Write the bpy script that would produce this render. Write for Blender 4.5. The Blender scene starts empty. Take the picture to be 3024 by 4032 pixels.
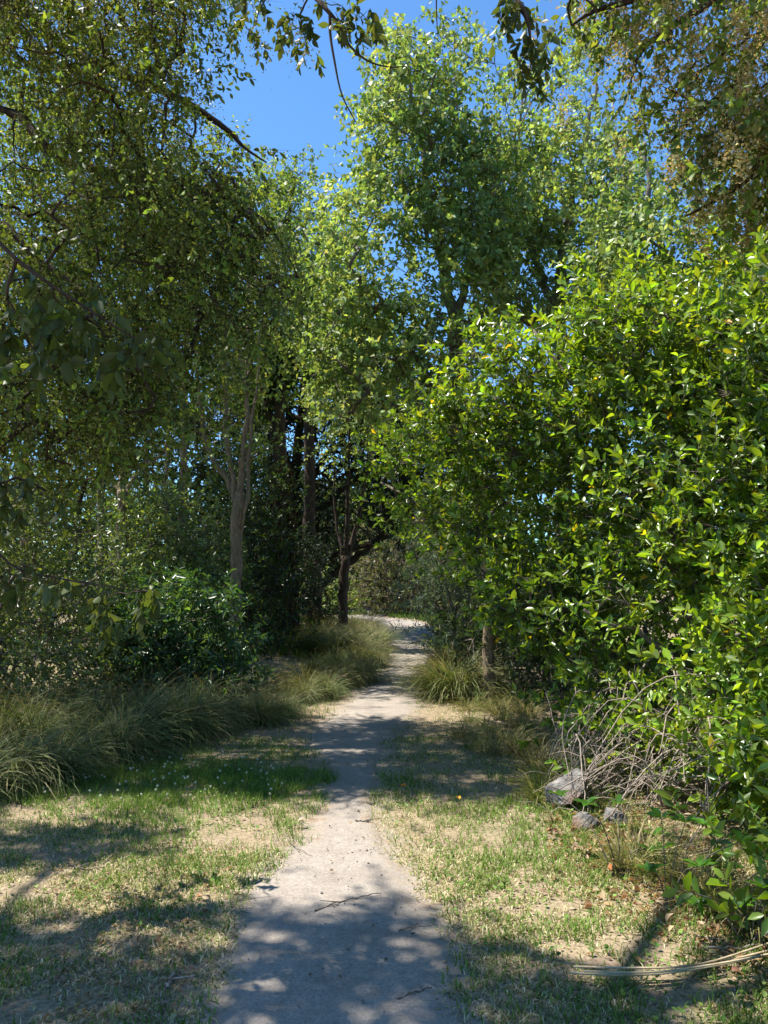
import bpy, math, numpy as np
from mathutils import Vector, Matrix, Euler
rng = np.random.default_rng(7)
SC = bpy.context.scene
COL = SC.collection

# ------------------------------------------------------------------ camera
F = 3029.0; HORIZ = 2300.0; CAMZ = 1.55
PITCH = math.atan((HORIZ - 2016) / F)
cam = bpy.data.cameras.new('camera'); camo = bpy.data.objects.new('camera', cam); COL.objects.link(camo)
camo.location = (0, 0, CAMZ); camo.rotation_euler = (math.pi / 2 + PITCH, 0, 0)
cam.sensor_fit = 'VERTICAL'; cam.sensor_height = 36; cam.lens = 36 * F / 4032
cam.clip_start = 0.05; cam.clip_end = 2000
SC.camera = camo

# ------------------------------------------------------------------ sky and sun
SUN_AZ = math.radians(-80); SUN_EL = math.radians(65)      # azimuth from +Y, negative = to the left
SD = np.array([math.sin(SUN_AZ) * math.cos(SUN_EL), math.cos(SUN_AZ) * math.cos(SUN_EL), math.sin(SUN_EL)])
w = bpy.data.worlds.new('World'); SC.world = w; w.use_nodes = True
nt = w.node_tree; nt.nodes.clear()
sky = nt.nodes.new('ShaderNodeTexSky'); sky.sky_type = 'NISHITA'; sky.sun_disc = False
sky.sun_elevation = SUN_EL; sky.sun_rotation = SUN_AZ
sky.altitude = 200; sky.air_density = 1.0; sky.dust_density = 0.1; sky.ozone_density = 1.6
bg = nt.nodes.new('ShaderNodeBackground'); bg.inputs[1].default_value = 0.102
wo = nt.nodes.new('ShaderNodeOutputWorld')
tint = nt.nodes.new('ShaderNodeVectorMath'); tint.operation = 'MULTIPLY'; tint.inputs[1].default_value = (.51, .77, .96)   # tints the whole sky a deeper blue
nt.links.new(sky.outputs[0], tint.inputs[0]); nt.links.new(tint.outputs[0], bg.inputs[0]); nt.links.new(bg.outputs[0], wo.inputs[0])
sl = bpy.data.lights.new('sun', 'SUN'); sl.energy = 4.3; sl.angle = math.radians(0.55); sl.color = (1.0, 0.95, 0.87)
so = bpy.data.objects.new('sun', sl); COL.objects.link(so)
so.rotation_euler = Vector(-SD).to_track_quat('-Z', 'Y').to_euler(); so.location = (0, 0, 30)
vs = SC.view_settings; vs.view_transform = 'Standard'; vs.look = 'None'; vs.exposure = 1.42; vs.gamma = 1
vs.use_curve_mapping = False
cy = SC.cycles
cy.max_bounces = 7; cy.diffuse_bounces = 4; cy.glossy_bounces = 2; cy.transmission_bounces = 4
cy.sample_clamp_indirect = 4.0; cy.sample_clamp_direct = 12.0

# ------------------------------------------------------------------ helpers
def P(u, v, Y):
    """point seen at photo pixel (u, v) that stands Y metres along the path"""
    dx = (u - 1512) / F; dy = (2016 - v) / F
    c, s = math.cos(PITCH), math.sin(PITCH)
    k = Y / (c - dy * s)
    return np.array([dx * k, Y, CAMZ + (s + dy * c) * k])
def G(u, v):
    """ground point seen at photo pixel (u, v)"""
    dx = (u - 1512) / F; dy = (2016 - v) / F
    c, s = math.cos(PITCH), math.sin(PITCH)
    k = -CAMZ / (s + dy * c)
    return np.array([dx * k, (c - dy * s) * k, 0.0])
def Pn(uv, Y):
    dx = (uv[:, 0] - 1512) / F; dy = (2016 - uv[:, 1]) / F
    c, s = math.cos(PITCH), math.sin(PITCH)
    k = Y / (c - dy * s)
    return np.stack([dx * k, Y, CAMZ + (s + dy * c) * k], 1)
def proj(p):
    c, s = math.cos(PITCH), math.sin(PITCH)
    z = p[:, 2] - CAMZ; dep = p[:, 1] * c + z * s; up = -p[:, 1] * s + z * c
    dep = np.where(dep < 0.05, 0.05, dep)
    return np.stack([1512 + F * p[:, 0] / dep, 2016 - F * up / dep], 1)
def inpoly(uv, poly):
    x, y = uv[:, 0], uv[:, 1]; ins = np.zeros(len(uv), bool); n = len(poly)
    for i in range(n):
        x1, y1 = poly[i]; x2, y2 = poly[(i + 1) % n]
        if y1 == y2: continue
        c = ((y1 > y) != (y2 > y)) & (x < (x2 - x1) * (y - y1) / (y2 - y1) + x1)
        ins ^= c
    return ins
def hash2(i, j, seed):
    a = np.sin(i * 127.1 + j * 311.7 + seed * 74.7) * 43758.5453
    return a - np.floor(a)
def noise2(x, y, seed=0):
    i, j = np.floor(x), np.floor(y); fx, fy = x - i, y - j
    fx = fx * fx * (3 - 2 * fx); fy = fy * fy * (3 - 2 * fy)
    return (hash2(i, j, seed) * (1 - fx) + hash2(i + 1, j, seed) * fx) * (1 - fy) + (hash2(i, j + 1, seed) * (1 - fx) + hash2(i + 1, j + 1, seed) * fx) * fy
def fbm(x, y, seed=0):
    return 0.55 * noise2(x, y, seed) + 0.3 * noise2(x * 2.1, y * 2.1, seed + 1) + 0.15 * noise2(x * 4.3, y * 4.3, seed + 2)
def noise3(p, seed=0):
    return (noise2(p[:, 0] + 0.37 * p[:, 2], p[:, 1] - 0.21 * p[:, 2], seed) + noise2(p[:, 1] + 9.1, p[:, 2], seed + 5) + noise2(p[:, 2] + 3.3, p[:, 0], seed + 9)) / 3
def unit(a):
    return a / np.maximum(np.linalg.norm(a, axis=-1, keepdims=True), 1e-9)
def rdir(n):
    return unit(rng.normal(size=(n, 3)))

class MB:
    def __init__(s): s.V = []; s.T = []; s.Q = []; s.C = []; s.n = 0
    def add(s, V, T=None, Q=None, C=None):
        V = np.asarray(V, float).reshape(-1, 3)
        if T is not None and len(T): s.T.append(np.asarray(T, int) + s.n)
        if Q is not None and len(Q): s.Q.append(np.asarray(Q, int) + s.n)
        if C is not None:
            C = np.asarray(C, float)
            if C.ndim == 1: C = np.tile(C, (len(V), 1))
            s.C.append(C)
        else: s.C.append(np.ones((len(V), 3)) * 0.5)
        s.V.append(V); s.n += len(V)
    def mesh(s, name, mat, smooth=False):
        me = bpy.data.meshes.new(name)
        if s.n == 0: return me
        V = np.concatenate(s.V)
        T = np.concatenate(s.T) if s.T else np.zeros((0, 3), int)
        Q = np.concatenate(s.Q) if s.Q else np.zeros((0, 4), int)
        me.vertices.add(len(V)); me.vertices.foreach_set('co', V.astype(np.float32).ravel())
        li = np.concatenate([T.ravel(), Q.ravel()]).astype(np.int32)
        me.loops.add(len(li)); me.loops.foreach_set('vertex_index', li)
        ls = np.concatenate([np.arange(len(T)) * 3, len(T) * 3 + np.arange(len(Q)) * 4]).astype(np.int32)
        me.polygons.add(len(ls)); me.polygons.foreach_set('loop_start', ls)
        if smooth: me.polygons.foreach_set('use_smooth', np.ones(len(ls), bool))
        me.update(calc_edges=True)
        C = np.concatenate(s.C); ca = me.color_attributes.new('Col', 'FLOAT_COLOR', 'POINT')
        ca.data.foreach_set('color', np.concatenate([C, np.ones((len(C), 1))], 1).astype(np.float32).ravel())
        me.materials.append(mat)
        return me
def obj(name, me, parent=None, label=None, cat=None, group=None, kind=None, loc=None):
    o = bpy.data.objects.new(name, me); COL.objects.link(o)
    if parent is not None:
        o.parent = parent; o.matrix_parent_inverse = Matrix.Translation(-parent.location)
    if loc is not None: o.location = loc
    if label: o['label'] = label
    if cat: o['category'] = cat
    if group: o['group'] = group
    if kind: o['kind'] = kind
    return o
def thing(name, label, cat, loc, group=None):
    return obj(name, None, None, label, cat, group, None, tuple(float(a) for a in loc))

# ---- leaf templates: (verts, tris)
def tpl_diamond(wd=0.5, fold=0.1):
    return (np.array([[0, 0, 0], [-wd / 2, .42, fold], [0, 1, -.06], [wd / 2, .42, fold]]), np.array([[0, 3, 2], [0, 2, 1]]))
def tpl_leaf(wd=0.45, fold=0.07, bend=0.12):
    h = wd / 2
    V = np.array([[0, 0, 0], [-h * .8, .28, fold], [-h * .95, .62, fold], [0, 1, -bend], [h * .95, .62, fold], [h * .8, .28, fold], [0, .3, 0.0], [0, .65, -bend * .3]])
    T = np.array([[0, 6, 1], [1, 6, 7], [1, 7, 2], [2, 7, 3], [0, 5, 6], [5, 4, 7], [5, 7, 6], [4, 3, 7]])
    return (V, T)
def tpl_lite(wd=0.45, fold=0.07, bend=0.12):
    h = wd / 2
    return (np.array([[0, 0, 0], [-h * .85, .3, fold], [-h * .9, .65, fold * .6], [0, 1, -bend], [h * .9, .65, fold * .6], [h * .85, .3, fold]]), np.array([[0, 3, 2], [0, 2, 1], [0, 5, 4], [0, 4, 3]]))
def frames(axis, nrm):
    y = unit(axis); z = unit(nrm - y * np.sum(nrm * y, 1, keepdims=True)); x = np.cross(y, z)
    return np.stack([x, y, z], 2)          # columns
def add_leaves(mb, pos, axis, nrm, size, col, tpl, width=None):
    V, T = tpl; n = len(pos)
    if n == 0: return
    R = frames(axis, nrm)
    L = V[None] * size[:, None, None] * np.stack([.75 + .5 * rng.random(n), np.ones(n), .2 + 2.4 * rng.random(n)], 1)[:, None, :]
    if width is not None: L = L * np.stack([width, np.ones(n), np.ones(n)], 1)[:, None, :]
    W = np.einsum('nij,nkj->nki', R, L) + pos[:, None, :]
    TT = T[None] + (np.arange(n) * len(V))[:, None, None]
    mb.add(W.reshape(-1, 3), TT.reshape(-1, 3), None, np.repeat(col, len(V), 0))
def add_prisms(mb, A, B, ra, rb, col, flat=False):
    """thin tapering twigs from A to B"""
    n = len(A)
    if n == 0: return
    d = unit(B - A); h = np.where(np.abs(d[:, 2:3]) > .9, np.array([[1., 0, 0]]), np.array([[0, 0, 1.]]))
    x = unit(np.cross(d, h)); y = np.cross(d, x); r = np.reshape(ra, (-1, 1)) * (1.3 if flat else 1)
    if flat: V = np.stack([A - x * r, A + x * r, B], 1); t = np.array([[0, 1, 2]])
    else: V = np.stack([A + (x * math.cos(k * 2.0944) + y * math.sin(k * 2.0944)) * r for k in range(3)] + [B], 1); t = np.array([[0, 1, 3], [1, 2, 3], [2, 0, 3]])
    T = t[None] + (np.arange(n) * V.shape[1])[:, None, None]
    mb.add(V.reshape(-1, 3), T.reshape(-1, 3), None, np.tile(np.asarray(col, float), (n * V.shape[1], 1)))
def tube(mb, pts, rad, sides=7, col=(.5, .5, .5), rough=0.0):
    pts = np.asarray(pts, float); n = len(pts); rad = np.asarray(rad, float)
    d = np.gradient(pts, axis=0); d = unit(d)
    ref = np.array([0.3, 0.2, 1.0]) if abs(d[0][2]) < .8 else np.array([1.0, 0.25, 0.1])
    x = unit(np.cross(d, ref)); y = np.cross(d, x)
    a = np.arange(sides) * 2 * math.pi / sides
    ring = (x[:, None, :] * np.cos(a)[None, :, None] + y[:, None, :] * np.sin(a)[None, :, None])
    rr = rad[:, None] * (1 + rough * rng.normal(size=(n, sides)))
    V = pts[:, None, :] + ring * rr[:, :, None]
    i = np.arange(n - 1)[:, None] * sides; j = np.arange(sides)[None, :]; j2 = (j + 1) % sides
    Q = np.stack([i + j, i + j2, i + sides + j2, i + sides + j], -1).reshape(-1, 4)
    V = V.reshape(-1, 3); top = len(V)
    V = np.concatenate([V, pts[-1:]]); e = (n - 1) * sides
    T = np.stack([e + np.arange(sides), e + (np.arange(sides) + 1) % sides, np.full(sides, top)], 1)
    mb.add(V, T, Q, np.tile(np.asarray(col, float), (len(V), 1)))
def smooth_line(pts, n):
    """Catmull-Rom through pts (k, d)"""
    p = np.asarray(pts, float); k = len(p)
    if k == 2:
        t = np.linspace(0, 1, n)[:, None]; return p[0] * (1 - t) + p[1] * t
    q = np.concatenate([[2 * p[0] - p[1]], p, [2 * p[-1] - p[-2]]])
    t = np.linspace(0, k - 1 - 1e-6, n); i = t.astype(int); f = (t - i)[:, None]
    a, b, c, d = q[i], q[i + 1], q[i + 2], q[i + 3]
    return .5 * ((2 * b) + (c - a) * f + (2 * a - 5 * b + 4 * c - d) * f ** 2 + (3 * b - a - 3 * c + d) * f ** 3)

# ------------------------------------------------------------------ materials
def mat_leaf(name, rough=.45, trans=.35, spec=.5, tint=(1.5, 1.35, .55)):
    m = bpy.data.materials.new(name); m.use_nodes = True; t = m.node_tree; t.nodes.clear(); N = t.nodes.new; L = t.links.new
    at = N('ShaderNodeAttribute'); at.attribute_name = 'Col'
    oi = N('ShaderNodeTexCoord'); nz = N('ShaderNodeTexNoise'); nz.inputs['Scale'].default_value = 38
    L(oi.outputs['Object'], nz.inputs['Vector'])
    mr = N('ShaderNodeMapRange'); mr.inputs[3].default_value = .78; mr.inputs[4].default_value = 1.22
    L(nz.outputs[0], mr.inputs[0])
    mx = N('ShaderNodeVectorMath'); mx.operation = 'SCALE'; L(at.outputs['Color'], mx.inputs[0]); L(mr.outputs[0], mx.inputs['Scale'])
    pb = N('ShaderNodeBsdfPrincipled'); pb.inputs['Roughness'].default_value = rough
    pb.inputs['Specular IOR Level'].default_value = spec
    L(mx.outputs[0], pb.inputs['Base Color'])
    tr = N('ShaderNodeBsdfTranslucent'); vm = N('ShaderNodeVectorMath'); vm.operation = 'MULTIPLY'
    vm.inputs[1].default_value = tint; L(mx.outputs[0], vm.inputs[0]); L(vm.outputs[0], tr.inputs[0])
    ms = N('ShaderNodeMixShader'); ms.inputs[0].default_value = trans
    L(pb.outputs[0], ms.inputs[1]); L(tr.outputs[0], ms.inputs[2])
    o = N('ShaderNodeOutputMaterial'); L(ms.outputs[0], o.inputs[0])
    return m
def mat_noise(name, c1, c2, scale=(8, 8, 8), rough=.9, bump=.4, dist=.02, detail=8, c3=None, s3=1.5, spec=.2):
    m = bpy.data.materials.new(name); m.use_nodes = True; t = m.node_tree; t.nodes.clear(); N = t.nodes.new; L = t.links.new
    tc = N('ShaderNodeTexCoord'); mp = N('ShaderNodeMapping'); mp.inputs['Scale'].default_value = scale
    L(tc.outputs['Object'], mp.inputs[0])
    nz = N('ShaderNodeTexNoise'); nz.inputs['Scale'].default_value = 1; nz.inputs['Detail'].default_value = detail; nz.inputs['Roughness'].default_value = .65
    L(mp.outputs[0], nz.inputs['Vector'])
    cr = N('ShaderNodeValToRGB'); cr.color_ramp.elements[0].position = .35; cr.color_ramp.elements[1].position = .66
    cr.color_ramp.elements[0].color = (*c1, 1); cr.color_ramp.elements[1].color = (*c2, 1)
    L(nz.outputs[0], cr.inputs[0]); out = cr.outputs[0]
    if c3 is not None:
        n3 = N('ShaderNodeTexNoise'); n3.inputs['Scale'].default_value = s3; n3.inputs['Detail'].default_value = 5
        L(tc.outputs['Object'], n3.inputs['Vector'])
        r3 = N('ShaderNodeMapRange'); r3.inputs[1].default_value = .48; r3.inputs[2].default_value = .62
        L(n3.outputs[0], r3.inputs[0])
        mx = N('ShaderNodeMix'); mx.data_type = 'RGBA'; L(r3.outputs[0], mx.inputs[0]); L(out, mx.inputs[6]); mx.inputs[7].default_value = (*c3, 1)
        out = mx.outputs[2]
    pb = N('ShaderNodeBsdfPrincipled'); pb.inputs['Roughness'].default_value = rough; pb.inputs['Specular IOR Level'].default_value = spec
    L(out, pb.inputs['Base Color'])
    b = N('ShaderNodeBump'); b.inputs['Strength'].default_value = bump; b.inputs['Distance'].default_value = dist
    L(nz.outputs[0], b.inputs['Height']); L(b.outputs[0], pb.inputs['Normal'])
    o = N('ShaderNodeOutputMaterial'); L(pb.outputs[0], o.inputs[0])
    return m
M_leaf = mat_leaf('leaf_soft', .5, .45, .4)
M_gloss = mat_leaf('leaf_glossy', .3, .42, .5, (1.9, 1.7, .35))
M_dull = mat_leaf('leaf_dull', .6, .2, .25)
M_seed = mat_leaf('seed', .7, .3, .2, (1.3, 1.1, .7))
M_grass = mat_leaf('grass_blade', .7, .3, .08, (1.2, 1.2, .7))
M_tus = mat_leaf('tussock_blade', .6, .3, .2, (1.3, 1.2, .6))
M_bark = mat_noise('bark_pale', (.10, .07, .046), (.33, .25, .17), (30, 30, 7), .95, .8, .03, c3=(.20, .165, .11), s3=3)
M_barkd = mat_noise('bark_dark', (.025, .018, .013), (.10, .07, .05), (25, 25, 5), .95, .8, .04)
M_barkg = mat_noise('bark_grey', (.07, .057, .045), (.25, .21, .165), (40, 40, 10), .95, .7, .02)
M_twig = mat_noise('twig_pale', (.13, .10, .075), (.36, .30, .24), (40, 40, 40), .85, .3, .005)
M_skirt = mat_leaf('dead_frond', .8, .1, .15, (1.1, 1, .8))
M_rock = mat_noise('rock', (.07, .065, .06), (.30, .28, .255), (9, 9, 9), .92, .9, .04, c3=(.2, .135, .10), s3=4)
M_peb = mat_noise('pebble', (.10, .09, .08), (.26, .24, .21), (60, 60, 60), .85, .4, .004)
M_dry = mat_noise('dry_leaf', (.30, .23, .13), (.55, .46, .31), (4, 60, 60), .75, .4, .004)

# ------------------------------------------------------------------ ground height and path shape
EDGE = [(4700, 600, 2160), (4032, 800, 1910), (3800, 850, 1810), (3640, 890, 1710), (3500, 950, 1640), (3400, 1060, 1600), (3300, 1205, 1500), (3200, 1262, 1462), (3100, 1288, 1480), (3000, 1290, 1502),
        (2930, 1200, 1528), (2880, 1235, 1560), (2830, 1290, 1600), (2780, 1350, 1640), (2700, 1450, 1664), (2620, 1530, 1690), (2560, 1540, 1705), (2510, 1515, 1706), (2475, 1470, 1700), (2446, 1415, 1640)]
EL = np.array([G(l, y)[:2] for y, l, r in EDGE]); ER = np.array([G(r, y)[:2] for y, l, r in EDGE])
# the path goes on round a bend to the left
EL = np.concatenate([[[-1.0, -3.0]], EL, [[-2.6, 34.5], [-5.5, 36.0], [-12, 37.0]]]); ER = np.concatenate([[[1.0, -3.0]], ER, [[-0.6, 36.2], [-5.0, 37.9], [-12, 38.9]]])
NPATH = 420
pl = smooth_line(EL, NPATH); pr = smooth_line(ER, NPATH)
def path_signed(x, y):
    """distance in metres outside the path edge (negative on it)"""
    o = np.argsort(pl[:380, 1]); xl = np.interp(y, pl[:380, 1][o], pl[:380, 0][o]); o2 = np.argsort(pr[:380, 1]); xr = np.interp(y, pr[:380, 1][o2], pr[:380, 0][o2])
    return np.maximum(xl - x, x - xr)
def hgt(x, y):
    z = 0.5 * np.exp(-((x + 2.6) / 1.5) ** 2 - ((y - 21) / 5.0) ** 2)
    z = z + 0.05 * (fbm(x * .5, y * .5, 3) - .5) * np.clip(path_signed(x, y) * 1.5, 0, 1)
    z = z + 0.25 * np.clip((-x - 2.5 - .1 * y) / 3, 0, 1) * np.clip((y - 4) / 4, 0, 1)
    return z
gx = np.concatenate([[-600, -200, -80, -40, -20], np.arange(-12, 12.01, .15), [20, 40, 80, 200, 600]])
gy = np.concatenate([[-600, -200, -60, -20, -8], np.arange(-2, 16, .15), np.arange(16, 44, .4), [50, 70, 120, 300, 900]])
X, Y = np.meshgrid(gx, gy); Z = hgt(X.ravel(), Y.ravel())
nx, ny = len(gx), len(gy)
i, j = np.meshgrid(np.arange(nx - 1), np.arange(ny - 1)); b = (j * nx + i).ravel()
mb = MB(); mb.add(np.stack([X.ravel(), Y.ravel(), Z], 1), None, np.stack([b, b + 1, b + nx + 1, b + nx], 1))
def earth():
    m = bpy.data.materials.new('earth'); m.use_nodes = True; t = m.node_tree; t.nodes.clear(); N = t.nodes.new; L = t.links.new
    tc = N('ShaderNodeTexCoord')
    def noise(sc, det=6, ro=.6):
        n = N('ShaderNodeTexNoise'); n.inputs['Scale'].default_value = sc; n.inputs['Detail'].default_value = det; n.inputs['Roughness'].default_value = ro; L(tc.outputs['Object'], n.inputs['Vector']); return n.outputs[0]
    def ramp(src, stops):
        r = N('ShaderNodeValToRGB'); e = r.color_ramp.elements
        while len(e) < len(stops): e.new(.5)
        for q, (p, c) in zip(e, stops): q.position = p; q.color = (*c, 1)
        L(src, r.inputs[0]); return r.outputs[0]
    def rng_(src, a, b, c=0., d=1.):
        r = N('ShaderNodeMapRange'); r.inputs[1].default_value = a; r.inputs[2].default_value = b; r.inputs[3].default_value = c; r.inputs[4].default_value = d; L(src, r.inputs[0]); return r.outputs[0]
    def mix(f, a, b):
        x = N('ShaderNodeMix'); x.data_type = 'RGBA'; L(f, x.inputs[0]); L(a, x.inputs[6]); L(b, x.inputs[7]); return x.outputs[2]
    def math_(op, a, b):
        x = N('ShaderNodeMath'); x.operation = op; L(a, x.inputs[0])
        if isinstance(b, float): x.inputs[1].default_value = b
        else: L(b, x.inputs[1])
        return x.outputs[0]
    at = N('ShaderNodeAttribute'); at.attribute_name = 'Col'; sep = N('ShaderNodeSeparateColor'); L(at.outputs['Color'], sep.inputs[0])
    dist = math_('SUBTRACT', sep.outputs[0], .5)                       # metres outside the worn track
    big = noise(1.1); mid = noise(5.5); fine = noise(48); grit = noise(190, 3); vf = noise(14)
    thatch = ramp(fine, [(.3, (.13, .095, .06)), (.5, (.25, .195, .125)), (.7, (.38, .31, .205))])
    earthc = ramp(fine, [(.3, (.16, .115, .08)), (.7, (.30, .225, .16))])
    soil = mix(rng_(mid, .52, .62), thatch, earthc)
    soil = mix(rng_(big, .56, .68, 0., .6), soil, ramp(fine, [(.3, (.07, .085, .03)), (.7, (.16, .17, .07))]))
    dust = mix(rng_(mid, .35, .65), ramp(vf, [(.3, (.24, .205, .17)), (.7, (.30, .26, .22))]), ramp(vf, [(.3, (.28, .243, .205)), (.7, (.335, .295, .25))]))
    dust = mix(rng_(big, .5, .62, 0., .5), dust, ramp(vf, [(.3, (.21, .178, .147)), (.7, (.265, .23, .193))]))
    vo = N('ShaderNodeTexVoronoi'); vo.inputs['Scale'].default_value = 42; L(tc.outputs['Object'], vo.inputs['Vector'])
    vm = math_('MULTIPLY', rng_(vo.outputs['Distance'], .22, .08), rng_(mid, .5, .58))
    dust = mix(math_('MULTIPLY', vm, .8), dust, ramp(grit, [(.3, (.10, .09, .08)), (.7, (.22, .20, .175))]))
    gs = N('ShaderNodeVectorMath'); gs.operation = 'SCALE'; L(dust, gs.inputs[0]); L(math_('MULTIPLY', rng_(grit, .3, .7, .8, 1.16), rng_(noise(75, 4), .32, .68, .8, 1.16)), gs.inputs['Scale'])
    d2 = math_('ADD', dist, math_('MULTIPLY', math_('ADD', rng_(mid, .3, .7, -.5, .5), rng_(vf, .3, .7, -.3, .3)), .30))
    col = mix(rng_(d2, -.10, .16), gs.outputs[0], soil)
    pb = N('ShaderNodeBsdfPrincipled'); pb.inputs['Roughness'].default_value = 1; pb.inputs['Specular IOR Level'].default_value = .1; L(col, pb.inputs['Base Color'])
    b1 = N('ShaderNodeBump'); b1.inputs['Strength'].default_value = .5; b1.inputs['Distance'].default_value = .015; L(math_('ADD', math_('MULTIPLY', vf, 1.2), math_('MULTIPLY', fine, .5)), b1.inputs['Height'])
    b2 = N('ShaderNodeBump'); b2.inputs['Strength'].default_value = .5; b2.inputs['Distance'].default_value = .004; L(grit, b2.inputs['Height']); L(b1.outputs[0], b2.inputs['Normal']); L(b2.outputs[0], pb.inputs['Normal'])
    o = N('ShaderNodeOutputMaterial'); L(pb.outputs[0], o.inputs[0]); return m
M_earth = earth()
def edgecol(x, y): return np.tile(np.clip(path_signed(x, y) + .5, 0, 3)[:, None], (1, 3))
mb.C[-1] = edgecol(X.ravel(), Y.ravel())
obj('ground', mb.mesh('ground', M_earth, True), kind='structure', label='dry grassy soil on both sides of the footpath')

KP = 13
s = np.linspace(0, 1, KP)
el = pl.copy(); er = pr.copy()
el[:, 0] += (fbm(pl[:, 1] * 3.7, pl[:, 1] * 0, 21) - .5) * .12; er[:, 0] += (fbm(pr[:, 1] * 3.7, pr[:, 1] * 0 + 5, 31) - .5) * .12
PV = el[:, None, :] * (1 - s)[None, :, None] + er[:, None, :] * s[None, :, None]
px, py = PV[..., 0].ravel(), PV[..., 1].ravel()
pz = hgt(px, py) + .010 - .022 * np.tile(1 - (2 * np.abs(s - .5)) ** 6, NPATH) * 0 + (fbm(px * 3, py * 3, 8) - .5) * .012
edge = np.tile((2 * np.abs(s - .5)) ** 8, NPATH); pz = pz - .016 * edge
i, j = np.meshgrid(np.arange(KP - 1), np.arange(NPATH - 1)); b = (j * KP + i).ravel()
mb = MB(); mb.add(np.stack([px, py, pz], 1), None, np.stack([b, b + 1, b + KP + 1, b + KP], 1), edgecol(px, py))
obj('path', mb.mesh('path', M_earth, True), kind='structure', label='narrow pale dirt footpath winding away between grass and trees')

# ------------------------------------------------------------------ where sunlight reaches the ground
LIT = [[(120, 3180), (420, 3130), (760, 3110), (1250, 3160), (1480, 3130), (2000, 3130), (2200, 3090), (2330, 3300), (2600, 3450), (3300, 3800), (3300, 4100), (2700, 3960), (2300, 3860), (1980, 3690), (1760, 3560), (1560, 3470), (1480, 3560), (1290, 3600), (1120, 3560), (900, 3560), (700, 3500), (300, 3600), (0, 3560), (-300, 3540), (-300, 3450), (300, 3430), (640, 3350), (760, 3260), (500, 3230), (120, 3290), (-300, 3300)],
       [(1700, 2740), (2060, 2730), (2120, 2830), (2000, 2900), (1640, 2960), (1560, 2930)],
       [(1420, 2425), (1690, 2425), (1700, 2500), (1480, 2500)], [(1180, 2425), (1420, 2425), (1330, 2470), (1200, 2560)],
       [(1000, 3960), (1150, 3860), (1260, 3870), (1160, 4032), (1000, 4100)], [(1880, 3840), (2000, 3840), (2010, 3920), (1880, 3900)]]
SA = np.array([math.cos(SUN_AZ), -math.sin(SUN_AZ), 0.0]); SB = np.cross(SD, SA); SUNKEY = None; SUNDEP = {}
def sunkeys(p): return (np.floor(p @ SA / .32).astype(int) + 500) * 4000 + np.floor(p @ SB / .32).astype(int) + 500
def set_sunny(p):
    """tops of low plants that the sun reaches through the crowns above them"""
    global SUNKEY, SUNTOP
    k = sunkeys(p); dep = p @ SD; o = np.lexsort((-dep, k)); k, dep = k[o], dep[o]; f = np.ones(len(k), bool); f[1:] = k[1:] != k[:-1]
    SUNKEY, SUNTOP = k[f], dep[f]
def lit_hit(p):
    k = p[:, 2] / SD[2]; g = p - SD[None] * k[:, None]
    uv = proj(g) + rng.normal(size=(len(p), 2)) * 14; h = np.zeros(len(p), bool)
    for q in LIT: h |= inpoly(uv, q)
    # sun flecks along the shaded middle of the path
    fl = fbm(g[:, 0] * 1.7 + 4, g[:, 1] * 5.5, 77)
    h |= (fl > .55) & (g[:, 1] > 5.6) & (g[:, 1] < 30) & (np.abs(g[:, 0] - .1) < 2.2)
    h &= g[:, 1] > 1.8
    if SUNKEY is not None:
        kk = sunkeys(p); i_ = np.clip(np.searchsorted(SUNKEY, kk), 0, len(SUNKEY) - 1)
        h |= (SUNKEY[i_] == kk) & (p @ SD > SUNTOP[i_] + .9)
    return h

# ------------------------------------------------------------------ trees
def sample_poly(poly, n, dfun, gap=.0, gs=1.0, seed=1, zmin=.3):
    poly = np.array(poly, float); lo, hi = poly.min(0), poly.max(0); out = []; c = 0
    for _ in range(60):
        uv = lo + (hi - lo) * rng.random((n * 3, 2)); uv = uv[inpoly(uv, poly)]
        if not len(uv): continue
        d0, d1 = dfun(uv[:, 0], uv[:, 1]); Yd = d0 + (d1 - d0) * rng.random(len(uv))
        p = Pn(uv, Yd); p = p[p[:, 2] > zmin]
        if gap > 0: p = p[noise3(p * gs, seed) > gap]
        out.append(p); c += len(p)
        if c >= n: break
    p = np.concatenate(out)[:n]
    return p
def const(a, b): return lambda u, v: (np.full(len(u), a), np.full(len(u), b))
sp_ = [sample_poly(q_, n_, const(*d_), .36, .9, sd_, .3) for q_, n_, d_, sd_ in (
    ([(-300, 2000), (250, 1960), (420, 2080), (470, 2350), (400, 2700), (-300, 2800)], 300, (8.8, 9.8), 61), ([(500, 2360), (700, 2300), (850, 2340), (940, 2450), (930, 2700), (450, 2700)], 110, (9.7, 10.4), 63),
    ([(460, 2010), (640, 1940), (860, 2060), (900, 2300), (460, 2400)], 170, (12.8, 13.8), 65), ([(-100, 2750), (500, 2720), (1200, 2650), (1200, 2720), (400, 2900), (-100, 2980)], 200, (6.6, 8.0), 66))]
sp_.append(sample_poly([(1940, 1260), (2350, 1000), (2700, 1050), (3024, 900), (3024, 2700), (2300, 2700), (1880, 2300), (1520, 1950), (1560, 1720)], 900, lambda u, v: (8.8 - (u - 1500) / 1500 * 3.15, 9.3 - (u - 1500) / 1500 * 3.15), .3, 1, 67, .5))
sp_.append(sample_poly([(1950, 450), (2150, 330), (2350, 300), (2450, 800), (2300, 1150), (1950, 1100)], 150, const(16.4, 17.4), .42, .7, 68))
set_sunny(np.concatenate(sp_))
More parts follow.
